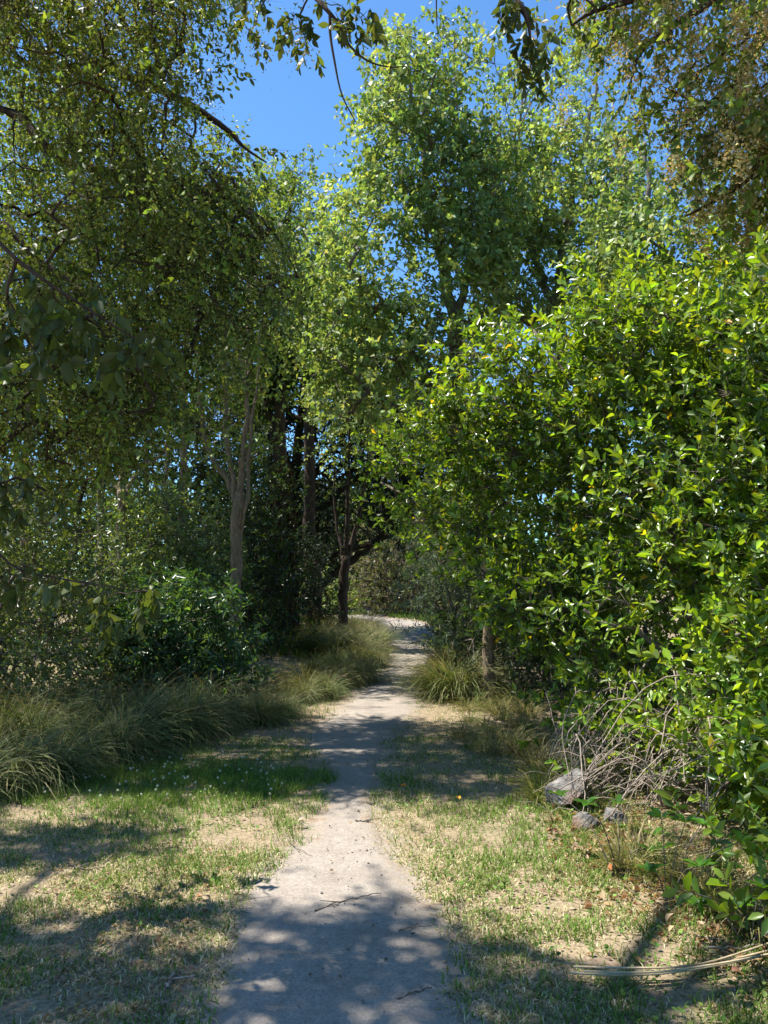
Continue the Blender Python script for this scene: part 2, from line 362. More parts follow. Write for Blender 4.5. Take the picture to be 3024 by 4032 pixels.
def skeleton(trunks, targets, rtip=.006, up=.15, asc=.5, steps=4, jit=.05):
    pos = []; rad = []; par = []; 
    lines = []
    for pts, rs in trunks:
        k = len(pos)
        for q, (p, r) in enumerate(zip(pts, rs)): pos.append(np.asarray(p, float)); rad.append(r); par.append(k + q - 1 if q else -1)
        lines.append((np.array(pts), np.array(rs)))
    n0 = len(pos); tp = np.array(pos)
    dd = np.array([np.min(np.linalg.norm(tp - t, axis=1)) for t in targets]); order = np.argsort(dd)
    A = np.zeros((n0 + len(targets) * (steps + 1), 3)); A[:n0] = tp; cnt = n0; chains = []; owner = [-1] * n0
    for t in targets[order]:
        df = A[:cnt] - t; d = np.linalg.norm(df, axis=1) + asc * np.maximum(df[:, 2], 0)
        k = int(np.argmin(d)); a = A[k]; L = np.linalg.norm(t - a)
        ctrl = a + (t - a) * .5 + np.array([0, 0, up * L]) + rng.normal(size=3) * jit * L
        s_ = np.linspace(0, 1, steps + 1)[:, None]
        c = (1 - s_) ** 2 * a + 2 * s_ * (1 - s_) * ctrl + s_ ** 2 * t
        c[1:-1] += rng.normal(size=(steps - 1, 3)) * jit * .35 * L
        idx = [k]
        for q in range(1, steps + 1): A[cnt] = c[q]; idx.append(cnt); owner.append(len(chains)); cnt += 1
        chains.append(idx)
    wgt = np.zeros(cnt)
    for ch in reversed(chains):
        wgt[ch[-1]] += 1; m = 0
        for q in range(len(ch) - 1, 0, -1):
            m += wgt[ch[q]]
            wgt[ch[q]] = m
        wgt[ch[0]] += m
    r = rtip * np.sqrt(np.maximum(wgt, 1)); r[:n0] = rad
    out = []
    for ch in chains:
        rr = r[ch].copy(); rr[0] = min(rr[0], rr[1] * 1.25); out.append((A[ch], rr))
    return lines, out
def trunk_px(pxs, depth, r0, r1, n=14, wob=.02, ground=True, dd=0):
    """trunk line through photo pixels at a given distance; starts in the ground"""
    D = np.linspace(depth, depth + dd, len(pxs)) if np.isscalar(depth) else depth
    pts = np.array([P(u, v, d) for (u, v), d in zip(pxs, D)])
    if ground: pts[0, 2] = hgt(pts[:1, 0], pts[:1, 1])[0] - .08
    q = smooth_line(pts, n); q[1:-1] += rng.normal(size=(n - 2, 3)) * wob
    r = r0 + (r1 - r0) * np.linspace(0, 1, n) ** .8
    if ground: r[0] *= 1.45; r[1] *= 1.1
    return (q, r)
def vary(base, n, amt=.2, hue=.12):
    c = np.asarray(base, float)
    if c.ndim == 1: c = np.tile(c, (n, 1))
    c = c * (1 + amt * rng.normal(size=(n, 1))) * (1 + hue * rng.normal(size=(n, 3)))
    return np.clip(c, .004, .9)
def shoots(centers, axis0, k, crad, slen, nl, llen, colf, ang=1.05, upb=.35, outb=.5, droop=0.0, flat=.7, prune=.0, prunek=None, follow=.4):
    """leafy shoots around cluster centres. returns leaf arrays and shoot segments"""
    n = len(centers) * k
    c = np.repeat(centers, k, 0); off = rng.normal(size=(n, 3)) * np.array([1, 1, flat]) * crad
    b = c + off
    ax = np.repeat(axis0, k, 0)
    d = unit(unit(b - ax) * outb + rdir(n) * .75 + np.array([0, 0, upb - droop]) + unit(off) * follow)
    if prune > 0:
        keep = ~(lit_hit(b) & (rng.random(n) < prune)); b, d, c = b[keep], d[keep], c[keep]; n = len(b)
    L = slen * (.6 + .8 * rng.random(n))
    t = (np.arange(nl)[None, :] + .3 + .6 * rng.random((n, nl))) / nl
    base = b[:, None, :] + d[:, None, :] * (t * L[:, None])[..., None]
    base[..., 2] -= droop * .35 * (t ** 2) * L[:, None]
    h = np.where(np.abs(d[:, 2:3]) > .9, np.array([[1., 0, 0]]), np.array([[0, 0, 1.]]))
    x = unit(np.cross(d, h)); y = np.cross(d, x)
    ph = np.arange(nl)[None, :] * 2.4 + rng.random((n, 1)) * 6.28 + rng.normal(size=(n, nl)) * .3
    radial = x[:, None, :] * np.cos(ph)[..., None] + y[:, None, :] * np.sin(ph)[..., None]
    a = ang * (1.15 - .5 * t) + rng.normal(size=(n, nl)) * .2
    axl = d[:, None, :] * np.cos(a)[..., None] + radial * np.sin(a)[..., None]
    axl[..., 2] -= droop * .9
    nr = d[:, None, :] * np.sin(a)[..., None] - radial * np.cos(a)[..., None] + np.array([0, 0, .3]) + rng.normal(size=(n, nl, 3)) * .75
    pos = base.reshape(-1, 3); m = len(pos)
    size = llen * (.5 + .75 * rng.random(m)) * np.tile(.8 + .35 * np.sin(np.linspace(.4, 2.6, nl)), n)
    col = colf(pos, m, np.tile(t[0] * 0 + np.linspace(0, 1, nl), n))
    return pos, unit(axl.reshape(-1, 3)), nr.reshape(-1, 3), size, col, np.concatenate([c, b]), np.concatenate([b, b + d * L[:, None]])
def colmix(*cols, amt=.18, hue=.08, young=None, yellow=0.0):
    cols = np.array(cols)
    def f(pos, m, t):
        k = noise3(pos * .9, 13); idx = np.clip((k * 1.6 - .3 + .25 * rng.normal(size=m)) * len(cols), 0, len(cols) - 1).astype(int)
        c = cols[idx]
        if young is not None: c = c * (1 - .6 * t[:, None] ** 2) + np.array(young) * (.6 * t[:, None] ** 2)
        c = vary(c, m, amt, hue)
        if yellow > 0:
            q = rng.random(m) < yellow; c[q] = vary((.55, .42, .03), int(q.sum()), .15, .1)
        return c
    return f
def make_tree(name, label, cat, base, trunks, targets, spec, bark, lmat, group=None, rtip=.006, up=.15, asc=.5, crown='crown', jit=.06, sides=7, axis0=None, extra=None, stems=True):
    base = np.array(base, float); root = thing(name, label, cat, base, group)
    lines, br = skeleton(trunks, targets, rtip, up, asc, jit=jit)
    mb = MB()
    for p, r in lines:
        nn = max(len(p), int(np.linalg.norm(np.diff(p, axis=0), axis=1).sum() / .12)) if r[0] > .05 else len(p)
        tube(mb, smooth_line(p, nn), np.interp(np.linspace(0, 1, nn), np.linspace(0, 1, len(r)), r), 12, rough=.07)
    for p, r in br: tube(mb, p, np.maximum(r, .0035), sides if r[0] > .03 else (4 if r[0] > .012 else 3))
    if axis0 is None: axis0 = np.tile(np.mean([p[len(p) // 2:].mean(0) for p, r in lines], 0), (len(targets), 1)); axis0[:, 2] = targets[:, 2] - .6
    res = []
    cm = MB()
    for sp in (spec if isinstance(spec, list) else [spec]):
        sp = dict(sp); tpl = sp.pop('tpl'); sub = sp.pop('sub', 1.0)
        tg = targets; ax = axis0
        if sub < 1: q = rng.random(len(targets)) < sub; tg = tg[q]; ax = ax[q]
        pos, axl, nr, size, col, A, B = shoots(tg, ax, **sp)
        res.append((pos, axl, nr, size, col)); add_leaves(cm, pos, axl, nr, size, col, tpl)
        if stems: add_prisms(mb, A, B, np.full(len(A), rtip * .55), np.full(len(A), rtip * .25), (.5, .5, .5), True)
    obj('trunk', mb.mesh(name + '_trunk', bark, True), root)
    if extra: extra(cm, targets)
    obj(crown, cm.mesh(name + '_crown', lmat), root)
    return root, res
def seeds(mb_cols, frac, n, rad, size, prune=.95):
    def f(cm, targets):
        t = targets[rng.random(len(targets)) < frac]; t = np.concatenate([t + rng.normal(size=t.shape) * .17, t + rng.normal(size=t.shape) * .17]) if len(t) > 20 else t; c = np.repeat(t, n, 0)
        p = c + rng.normal(size=c.shape) * np.array([1, 1, 2.0]) * rad * np.repeat(.6 + .7 * rng.random(len(t)), n)[:, None] + np.array([0, 0, -rad * 1.6])
        if prune: p = p[~(lit_hit(p) & (rng.random(len(p)) < prune))]
        m = len(p); cc = vary(np.array(mb_cols)[rng.integers(0, len(mb_cols), m)], m, .2, .08)
        add_leaves(cm, p, rdir(m) + np.array([0, 0, -.5]), rdir(m), size * (.7 + .8 * rng.random(m)), cc, (np.array([[-.5, 0, 0], [.5, .1, .2], [0, 1, -.1]]), np.array([[0, 1, 2]])))
    return f

POP = ((.13, .20, .06), (.185, .27, .085), (.24, .33, .105), (.31, .40, .14))
def popspec(k, crad, nl=8, l=.13, prune=.9): return dict(k=k, crad=crad, slen=.38, nl=nl, llen=l, colf=colmix(*POP, amt=.2), ang=1.2, upb=.25, droop=.3, tpl=tpl_diamond(.72, .1), prune=prune)
FARC = None
# --- tall leafy trees behind the shrub
t1 = [(1430, 640), (1470, 480), (1510, 300), (1520, 150), (1560, 90), (1640, 150), (1700, 100), (1790, 15), (1830, 150), (1880, 330), (1920, 160), (1970, 260), (2010, 700), (1960, 1100), (1900, 1300), (1750, 1700), (1550, 1780), (1350, 1640), (1200, 1500), (1190, 1300), (1280, 1000), (1350, 800)]
D = 17.0
tr = [trunk_px([(1840, 2570), (1815, 1900), (1800, 1500), (1785, 1260), (1725, 950), (1690, 780), (1650, 520), (1600, 200)], D, .26, .03, 26, .03),
      trunk_px([(1790, 1300), (1840, 1050), (1860, 800), (1800, 500), (1790, 120)], D, .11, .02, 16, .03, False, .8),
      trunk_px([(1800, 1600), (1700, 1500), (1600, 1350), (1480, 1150)], D, .10, .03, 12, .03, False, -.8),
      trunk_px([(1805, 1800), (1640, 1640), (1480, 1560), (1330, 1420)], D, .09, .025, 12, .03, False, -1.6)]
tg = sample_poly(t1, 420, const(15.2, 18.8), .45, .75, 3)
make_tree('broadleaf_tree', 'tallest light green tree with pointed top against open sky, thick leaning limbs', 'tree', tr[0][0][0] + [0, 0, .08], tr, tg, popspec(9, .29), M_barkg, M_leaf, 'light green trees behind the glossy shrub', rtip=.009, up=.05, asc=1.0)
t2 = [(1950, 400), (2040, 240), (2150, 260), (2250, 80), (2350, 180), (2420, 500), (2500, 700), (2480, 1100), (2300, 1250), (1950, 1300), (1900, 900)]
D = 18.0
tr = [trunk_px([(2230, 2560), (2215, 1600), (2200, 1150), (2235, 850), (2300, 560), (2350, 330)], D, .22, .03, 22, .03),
      trunk_px([(2205, 1250), (2100, 1000), (2040, 700), (2060, 350)], D, .12, .02, 14, .03, False, .6),
      trunk_px([(2212, 1350), (1950, 1150), (1935, 900), (1945, 640)], D, .12, .02, 14, .03, False, -.6)]
tg = sample_poly(t2, 240, const(16.5, 19.6), .44, .75, 11)
make_tree('broadleaf_tree', 'light green tree with forked pale stem, just right of the tallest tree', 'tree', tr[0][0][0] + [0, 0, .08], tr, tg, popspec(9, .29), M_barkg, M_leaf, 'light green trees behind the glossy shrub', rtip=.009, up=.05, asc=1.0)
t3 = [(2380, 640), (2480, 520), (2560, 510), (2680, 640), (2800, 720), (2950, 900), (3500, 1000), (3500, 1600), (2400, 1500), (2330, 900)]
D = 15.0
tr = [trunk_px([(2720, 2620), (2700, 1600), (2640, 1100), (2560, 800), (2540, 560)], D, .17, .03, 18, .03),
      trunk_px([(2690, 1400), (2850, 1150), (3050, 950)], D, .09, .02, 10, .03, False, .4)]
tg = sample_poly(t3, 230, const(13.4, 16.4), .41, .8, 17)
make_tree('broadleaf_tree', 'shorter light green tree rising behind the top of the glossy shrub', 'tree', tr[0][0][0] + [0, 0, .08], tr, tg, popspec(9, .29), M_barkg, M_leaf, 'light green trees behind the glossy shrub', rtip=.008, up=.05, asc=1.0)
t4 = [(960, 760), (1130, 650), (1260, 720), (1340, 900), (1450, 1150), (1380, 1450), (1100, 1480), (980, 1250), (930, 1000)]
D = 23.0
tr = [trunk_px([(1230, 2500), (1220, 1700), (1190, 1300), (1150, 950), (1140, 720)], D, .22, .03, 18, .04)]
tg = sample_poly(t4, 230, const(21.5, 24.6), .34, .7, 23)
make_tree('broadleaf_tree', 'sunlit green tree filling the gap left of the tallest tree', 'tree', tr[0][0][0] + [0, 0, .08], tr, tg, popspec(10, .42, 9, .12, .8), M_barkd, M_leaf, 'light green trees at the back', rtip=.009, up=.05, asc=1.0)

# --- slender trees with pale trunks on the left
BRT = ((.14, .21, .04), (.20, .29, .05), (.26, .34, .07), (.12, .17, .04))
def brtspec(k, crad, l=.085, prune=.93): return dict(k=k, crad=crad, slen=.34, nl=9, llen=l, colf=colmix(*BRT, amt=.2), ang=1.2, upb=.2, droop=.35, tpl=tpl_diamond(.66, .1), prune=prune)
D = 12.4
tr = [trunk_px([(928, 2690), (925, 2420), (932, 2150), (938, 1950)], D, .10, .09, 14, .012),
      trunk_px([(938, 1990), (890, 1885), (818, 1765), (785, 1560), (765, 1365), (750, 1050)], D, .06, .02, 16, .015, False, .3),
      trunk_px([(935, 1980), (915, 1870), (892, 1711), (888, 1400), (890, 1000)], D, .055, .02, 16, .012, False, .1),
      trunk_px([(945, 1980), (950, 1860), (968, 1680), (975, 1400), (985, 950)], D, .07, .025, 16, .012, False, -.1),
      trunk_px([(948, 2100), (975, 1900), (985, 1700), (1010, 1500), (1030, 1250)], D, .04, .014, 12, .015, False, -.2)]
a1 = [(560, 650), (800, 450), (980, 620), (1100, 1000), (1090, 1380), (900, 1560), (700, 1500), (560, 1200)]
tg = np.concatenate([sample_poly(a1, 130, const(11.6, 13.6), .36, .9, 31), sample_poly([(720, 1450), (1080, 1450), (1050, 1850), (760, 1800)], 26, const(12, 13), .3, .9, 33)])
make_tree('slender_tree', 'multi-stemmed tree with rough pale bark standing in the tussock row', 'tree', tr[0][0][0] + [0, 0, .08], tr, tg, brtspec(6, .26), M_bark, M_leaf, 'pale trunked trees beside the path', rtip=.006, up=.05, asc=1.0)
lefts = [
 (13.8, [[(486, 2650), (484, 2200), (483, 1930)], [(483, 1960), (420, 1850), (365, 1775), (330, 1600)], [(484, 1960), (492, 1700), (500, 1400), (510, 1000)], [(485, 1950), (560, 1850), (640, 1775), (680, 1600)]], [.13, .06, .08, .05], [(150, 500), (420, 350), (600, 600), (650, 1200), (520, 1650), (300, 1500), (150, 1100)], 'pale trunk forking low behind the left bushes', 150),
 (15.0, [[(712, 2610), (714, 2200), (716, 1950), (726, 1600), (735, 1360), (760, 950)]], [.12], [(560, 700), (760, 560), (880, 800), (860, 1300), (680, 1500), (560, 1300)], 'straight pale trunk between the forked tree and the multi-stemmed tree', 80),
 (13.0, [[(398, 2660), (392, 2200), (395, 1800), (380, 1500), (350, 1000)]], [.085], [(0, 400), (250, 300), (430, 700), (430, 1400), (200, 1700), (0, 1300)], 'thin dark-barked trunk pressed against the low-forking tree', 110),
 (17.0, [[(655, 2575), (652, 2100), (656, 1800), (660, 1400), (640, 900)]], [.075], [(450, 800), (650, 650), (760, 1000), (700, 1600), (500, 1600)], 'thin pole-like trunk deep behind the left bushes', 60),
 (16.0, [[(90, 2600), (100, 2000), (120, 1500), (150, 900)]], [.12], [(-700, 300), (0, 100), (300, 500), (250, 1500), (-100, 1900), (-700, 1800)], 'sunlit yellow-green tree glimpsed through the dark overhanging branches', 190),
 (17.5, [[(590, 2570), (588, 2100), (570, 1600), (560, 1200)]], [.07], [(430, 1000), (700, 900), (700, 1500), (450, 1600)], 'leaning thin trunk beside the pole-like trunk', 40)]
for D, stems, rr, poly, lab, n in lefts:
    tr = [trunk_px(sx, D, r, r * .3 if k else (r * .7 if len(stems) > 1 else r * .25), 14, .015, k == 0, (-.5, .3, .5, -.3)[k]) for k, (sx, r) in enumerate(zip(stems, rr))]
    tg = sample_poly(poly, n, const(D - 1.4, D + 1.6), .36, .9, int(D * 10))
    if D == 13.8:
        m = 1500; q = np.stack([-7 + 4.5 * rng.random(m), 9.0 + 4.0 * rng.random(m), 10 + 4.5 * rng.random(m)], 1); q = q[(proj(q)[:, 1] < -170) & (noise3(q * .8, 5) > .45)]; tg = np.concatenate([tg, q[:40]])
        tr.append((smooth_line(np.array([tr[2][0][-1], tr[2][0][-1] + np.array([.3, -.6, 3.0]), [-4.2, 11.6, 12.0]]), 12), np.linspace(.03, .02, 12)))
    make_tree('slender_tree', lab, 'tree', tr[0][0][0] + [0, 0, .08], tr, tg, brtspec(8, .3, .09), M_bark, M_leaf, 'pale trunked trees beside the path', rtip=.006, up=.05, asc=1.0)

# --- dark end of the tunnel
D = 26.5
tr = [trunk_px([(1120, 2480), (1140, 2350), (1150, 2150), (1170, 1800), (1200, 1450)], D, .42, .10, 16, .04),
      trunk_px([(1145, 2420), (1190, 2360), (1290, 2285), (1400, 2195), (1480, 2130), (1580, 2020)], D, .24, .06, 18, .05, False, -1.0),
      trunk_px([(1145, 2330), (1220, 2230), (1330, 2180), (1480, 2130), (1620, 2080)], D, .17, .05, 16, .05, False, .8),
      trunk_px([(1148, 2230), (1220, 2060), (1330, 1950), (1450, 1850), (1560, 1700)], D, .19, .05, 16, .05, False, -.5),
      trunk_px([(1155, 2050), (1250, 1850), (1350, 1720), (1460, 1560)], D, .15, .04, 14, .05, False, .9)]
cyp = [(760, 1480), (800, 1300), (980, 1200), (1150, 1200), (1380, 1300), (1600, 1500), (1720, 1800), (1720, 2100), (1560, 2180), (1420, 2080), (1330, 2160), (1200, 2330), (1040, 2350), (900, 2000)]
tg = sample_poly(cyp, 1150, const(24, 29), .28, .55, 41)
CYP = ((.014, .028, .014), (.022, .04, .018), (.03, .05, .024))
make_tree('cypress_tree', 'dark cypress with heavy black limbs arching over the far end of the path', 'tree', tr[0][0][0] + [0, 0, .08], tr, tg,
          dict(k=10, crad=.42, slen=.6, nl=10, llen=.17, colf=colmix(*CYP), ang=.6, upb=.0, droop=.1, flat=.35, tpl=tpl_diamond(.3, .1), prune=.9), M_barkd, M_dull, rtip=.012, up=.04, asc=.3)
# cabbage tree with its skirt of dead fronds
D = 18.5
ctb = G(1140, 2555); ctb = np.array([P(1140, 2300, D)[0], D, 0]); ctb[2] = hgt(ctb[:1], ctb[1:2])[0]
root = thing('cabbage_tree', 'cabbage tree trunk wrapped in a hanging skirt of dead brown fronds', 'tree', ctb)
H = P(1110, 1880, D)[2]; mb = MB(); topx = P(1108, 1880, D)[0]
line = smooth_line(np.array([ctb - [0, 0, .1], [ctb[0] * .6 + topx * .4, D, H * .4], [topx, D, H], [topx - .1, D, H + 2.6]]), 18)
tube(mb, line, np.linspace(.20, .12, 18), 10, rough=.08); obj('trunk', mb.mesh('cabbage_trunk', M_barkd, True), root)
mb = MB(); n = 700
t = rng.random(n) ** .8; ang = rng.random(n) * 6.283; hz = .35 + t * (H + .3 - .35)
cx = np.interp(hz, line[:, 2], line[:, 0]); rr = .21 + .07 * np.sin(t * 3) + rng.random(n) * .06
top = np.stack([cx + np.cos(ang) * rr * .75, D + np.sin(ang) * rr * .75, hz + .2], 1)
ln = .45 + .55 * rng.random(n)
add_leaves(mb, top, np.stack([np.cos(ang) * .13, np.sin(ang) * .13, -np.ones(n)], 1) + rng.normal(size=(n, 3)) * .07, np.stack([np.cos(ang), np.sin(ang), np.zeros(n)], 1), ln, vary((.10, .062, .035), n, .35, .1), tpl_diamond(.055, .01))
obj('skirt', mb.mesh('skirt', M_skirt), root)
mb = MB(); n = 260
hd = line[-1] + np.array([0, 0, .1]); d = unit(rdir(n) + np.array([0, 0, .25]))
add_leaves(mb, hd + d * .12, d, np.array([[0, 0, 1.]]) + rdir(n) * .4, .7 + .35 * rng.random(n), vary((.05, .085, .03), n), tpl_diamond(.06, .02))
hd2 = P(1035, 1560, D + .4); add_leaves(mb, hd2 + d * .1, d, np.array([[0, 0, 1.]]) + rdir(n) * .4, .6 + .35 * rng.random(n), vary((.05, .085, .03), n), tpl_diamond(.06, .02))
obj('crown', mb.mesh('cabbage_crown', M_leaf), root)
mb = MB(); tube(mb, smooth_line(np.array([line[11], (line[14] + hd2) / 2 + [0, 0, -.2], hd2]), 8), np.linspace(.10, .06, 8), 8, rough=.05)
obj('limb', mb.mesh('cabbage_limb', M_barkd, True), root)
# slim multi-stem tree beside the path
D = 20.5
tr = [trunk_px([(1352, 2530), (1352, 2350), (1360, 2190)], D, .13, .12, 10, .012),
      trunk_px([(1357, 2230), (1335, 2120), (1320, 2000), (1312, 1800)], D, .06, .02, 10, .015, False, .3), trunk_px([(1360, 2220), (1366, 2050), (1372, 1900), (1375, 1650)], D, .08, .025, 10, .015, False, -.2),
      trunk_px([(1362, 2220), (1400, 2080), (1440, 1900), (1475, 1700)], D, .08, .025, 10, .015, False, .2)]
tg = sample_poly([(1250, 1450), (1450, 1450), (1560, 1700), (1500, 1850), (1300, 1850), (1240, 1650)], 60, const(19.6, 21.4), .36, .8, 51)
make_tree('slender_tree', 'dark multi-stemmed tree on the shady bank beside the path', 'tree', tr[0][0][0] + [0, 0, .08], tr, tg, popspec(7, .3, 8, .10), M_barkd, M_leaf, rtip=.007, asc=1.0)

# ------------------------------------------------------------------ shrubs
def shrub(name, label, poly, n, dep, spec, lmat, bark, group=None, gap=.33, gs=1.2, seed=1, rtip=.004, nst=5, zmin=.15, sides=5):
    tg = sample_poly(poly, n, dep if callable(dep) else const(*dep), gap, gs, seed, zmin)
    bc = np.median(tg, 0); bc[2] = 0; b0 = np.array([bc[0], bc[1], hgt(bc[:1], bc[1:2])[0]])
    tr = []
    ext = np.percentile(tg, 80, 0) - np.percentile(tg, 20, 0)
    for k in range(nst):
        a = b0 + rng.normal(size=3) * np.array([ext[0] * .25, ext[1] * .2, 0]); a[2] = b0[2] - .08
        e = tg[rng.integers(len(tg))] * .5 + np.array([a[0], a[1], tg[:, 2].mean()]) * .5
        q = smooth_line(np.array([a, (a + e) / 2 + rng.normal(size=3) * .15, e]), 9); tr.append((q, np.linspace(rtip * 9, rtip * 3, 9)))
    ax = np.tile(b0 + np.array([0, .5, .6]), (len(tg), 1))
    return make_tree(name, label, 'shrub', b0, tr, tg, spec, bark, lmat, group, rtip=rtip, up=.1, asc=.3, crown='foliage', axis0=ax, sides=sides)
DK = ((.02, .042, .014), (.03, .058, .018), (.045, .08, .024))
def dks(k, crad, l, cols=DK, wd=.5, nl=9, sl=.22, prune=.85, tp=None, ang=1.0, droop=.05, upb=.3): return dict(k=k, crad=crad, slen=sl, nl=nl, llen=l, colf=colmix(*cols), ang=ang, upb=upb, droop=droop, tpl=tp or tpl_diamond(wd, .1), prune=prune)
shrub('bush', 'speckled small-leaved bush behind the tallest tussocks', [(-600, 2000), (0, 1960), (250, 1930), (420, 2050), (470, 2300), (460, 2780), (-600, 2900)], 480, (8.6, 11), dks(8, .2, .06, ((.07, .11, .045), (.11, .16, .065), (.17, .22, .10))), M_gloss, M_barkg, 'bushes behind the tussock row', .3, 1.3, 61)
shrub('bush', 'rounded blue-green bush with leaf whorls next to the pale trunk', [(420, 2480), (520, 2350), (700, 2290), (850, 2330), (935, 2430), (960, 2600), (940, 2790), (420, 2800)], 230, (9.7, 11.2), dks(6, .16, .11, ((.04, .09, .04), (.055, .115, .055), (.085, .155, .08)), .3, 10, .16, ang=1.25), M_gloss, M_barkg, 'bushes behind the tussock row', .25, 1.5, 63)
shrub('bush', 'tall speckled bush behind the rounded blue-green bush', [(440, 2000), (640, 1920), (760, 1980), (860, 2050), (920, 2200), (920, 2400), (440, 2450)], 260, (12.8, 15), dks(8, .26, .075, ((.06, .11, .045), (.10, .16, .07), (.16, .22, .11))), M_gloss, M_barkg, 'bushes behind the tussock row', .3, 1.1, 65)
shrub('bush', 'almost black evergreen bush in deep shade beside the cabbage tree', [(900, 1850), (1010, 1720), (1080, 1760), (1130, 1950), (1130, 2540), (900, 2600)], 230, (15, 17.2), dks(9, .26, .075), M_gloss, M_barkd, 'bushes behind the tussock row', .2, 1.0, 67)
shrub('bush', 'dark conifer-like bush filling the shade behind the cabbage tree', [(880, 2050), (1300, 2150), (1280, 2420), (1180, 2500), (880, 2560)], 220, (20, 23), dks(10, .35, .11, CYP, .3), M_dull, M_barkd, 'bushes behind the tussock row', .2, .9, 69)
shrub('bush', 'pale brownish bush where the path bends out of sight', [(1400, 2180), (1480, 2080), (1600, 2100), (1760, 2060), (1900, 2200), (1880, 2420), (1430, 2425)], 240, (36.5, 40), dks(10, .55, .16, ((.09, .10, .05), (.13, .12, .08), (.11, .13, .06)), .5), M_leaf, M_barkg, 'bushes at the far bend', .28, .6, 71, rtip=.008)
shrub('bush', 'bright green bush at the far bend behind the dark stems', [(1150, 2250), (1250, 2220), (1380, 2280), (1420, 2400), (1300, 2420), (1150, 2420)], 80, (39.5, 42), dks(10, .5, .16, POP, .6), M_leaf, M_barkg, 'bushes at the far bend', .25, .6, 73, rtip=.008)
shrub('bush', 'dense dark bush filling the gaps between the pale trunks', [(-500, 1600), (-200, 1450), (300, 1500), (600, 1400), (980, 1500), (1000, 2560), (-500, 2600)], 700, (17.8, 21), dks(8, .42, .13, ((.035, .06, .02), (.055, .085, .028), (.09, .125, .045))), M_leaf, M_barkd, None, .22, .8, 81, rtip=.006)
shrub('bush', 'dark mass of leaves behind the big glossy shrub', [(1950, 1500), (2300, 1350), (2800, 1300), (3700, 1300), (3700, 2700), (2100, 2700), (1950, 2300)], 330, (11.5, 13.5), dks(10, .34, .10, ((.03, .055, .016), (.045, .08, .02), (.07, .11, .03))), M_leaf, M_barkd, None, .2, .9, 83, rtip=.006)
FEA = ((.08, .13, .08), (.11, .17, .11), (.15, .21, .14))
shrub('feathery_shrub', 'feathery grey-green shrub leaning toward the path', [(1590, 2060), (1660, 1950), (1760, 1930), (1900, 2000), (2000, 2200), (1960, 2500), (1880, 2620), (1760, 2610), (1690, 2450), (1640, 2300)], 130, (11.6, 14), dict(k=8, crad=.17, slen=.34, nl=22, llen=.085, colf=colmix(*FEA), ang=1.15, upb=.05, droop=.35, tpl=tpl_diamond(.17, .05), prune=.6), M_leaf, M_barkg, None, .3, 1.3, 75)
shrub('bush', 'dark narrow-leaved undergrowth around the right-hand trunk', [(1760, 2420), (2100, 2300), (2350, 2500), (2350, 2850), (2150, 2880), (1980, 2820), (1800, 2680)], 130, (9.7, 11.6), dks(7, .17, .10, ((.03, .05, .02), (.045, .07, .03), (.06, .085, .035)), .22, 12, .24, .8), M_leaf, M_barkg, None, .3, 1.3, 77)
D = 10.3
tr = [trunk_px([(1932, 2775), (1925, 2600), (1925, 2400), (1915, 2200), (1880, 1900), (1860, 1700)], D, .085, .05, 14, .012)]
tg = sample_poly([(1750, 1650), (1950, 1550), (2100, 1700), (2050, 2000), (1800, 2000)], 40, const(9.8, 11.2), .3, 1, 79)
make_tree('slender_tree', 'short trunk half hidden by the glossy shrub at the lawn edge', 'tree', tr[0][0][0] + [0, 0, .08], tr, tg, brtspec(6, .2, .07), M_bark, M_leaf, rtip=.005, asc=1.0)

# --- the big glossy shrub
SHP = [(1940, 1240), (2000, 1180), (2120, 1250), (2200, 1160), (2320, 1120), (2330, 980), (2450, 940), (2560, 1040), (2700, 1010), (2850, 960), (2930, 870), (3040, 830), (4000, 800), (4000, 3900), (3100, 3640), (2900, 3480), (2700, 3380), (2520, 3300), (2380, 3180), (2330, 3020), (2200, 2920), (2180, 2760), (2080, 2560), (1960, 2440), (1850, 2380), (1880, 2250), (1790, 2150), (1640, 2070), (1500, 1960), (1490, 1880), (1540, 1720), (1620, 1640), (1720, 1640), (1700, 1560), (1850, 1480), (1830, 1380)]
def shd(u, v):
    d0 = 8.6 - (u - 1500) / 1500 * 3.15 - np.clip((v - 2400) / 1200, 0, 1.3) * 1.3
    d0 = d0 + .55 * (fbm(u / 330., v / 330., 91) - .5) * 2
    d0 = np.maximum(d0, 1.9); return d0, d0 + 2.4 * rng.random(len(u)) ** 1.3
SHP = [(u + (25 if u < 1950 else (80 if u < 2250 and v > 2400 else 0)), v + ((130 if u < 2600 else 210) if v < 1300 else 0)) for u, v in SHP]
SHC = ((.05, .10, .02), (.08, .15, .024), (.13, .22, .03), (.19, .29, .036))
tg = sample_poly(SHP, 900, shd, .31, 1.35, 93, .12)
tg = tg[~((tg[:, 2] < .9) & (tg[:, 0] < 1.2))]; tg = tg[~((tg[:, 2] < 1.1) & (tg[:, 0] < 2.0) & (rng.random(len(tg)) < .5))]
b0 = np.array([3.1, 7.0, 0.]); trs = []
for bx, by, e in ((3.0, 7.0, (1500, 1900, 9.0)), (3.2, 6.6, (2100, 1300, 7.6)), (3.4, 6.4, (2700, 1200, 6.6)), (3.3, 6.0, (3300, 1300, 5.6)), (3.0, 6.2, (2300, 2400, 6.6)), (3.0, 5.6, (2900, 2500, 5.0)), (3.4, 5.0, (3400, 2200, 4.2)), (3.0, 7.4, (1800, 2200, 8.6))):
    a = np.array([bx, by, -.08]); q = smooth_line(np.array([a, (a + P(*e)) / 2 + np.array([.2, .1, .25]), P(*e)]), 14); q[1:-1] += rng.normal(size=(12, 3)) * .03
    trs.append((q, np.linspace(.07, .012, 14)))
axs = np.tile(np.array([3.2, 7.6, 1.2]), (len(tg), 1))
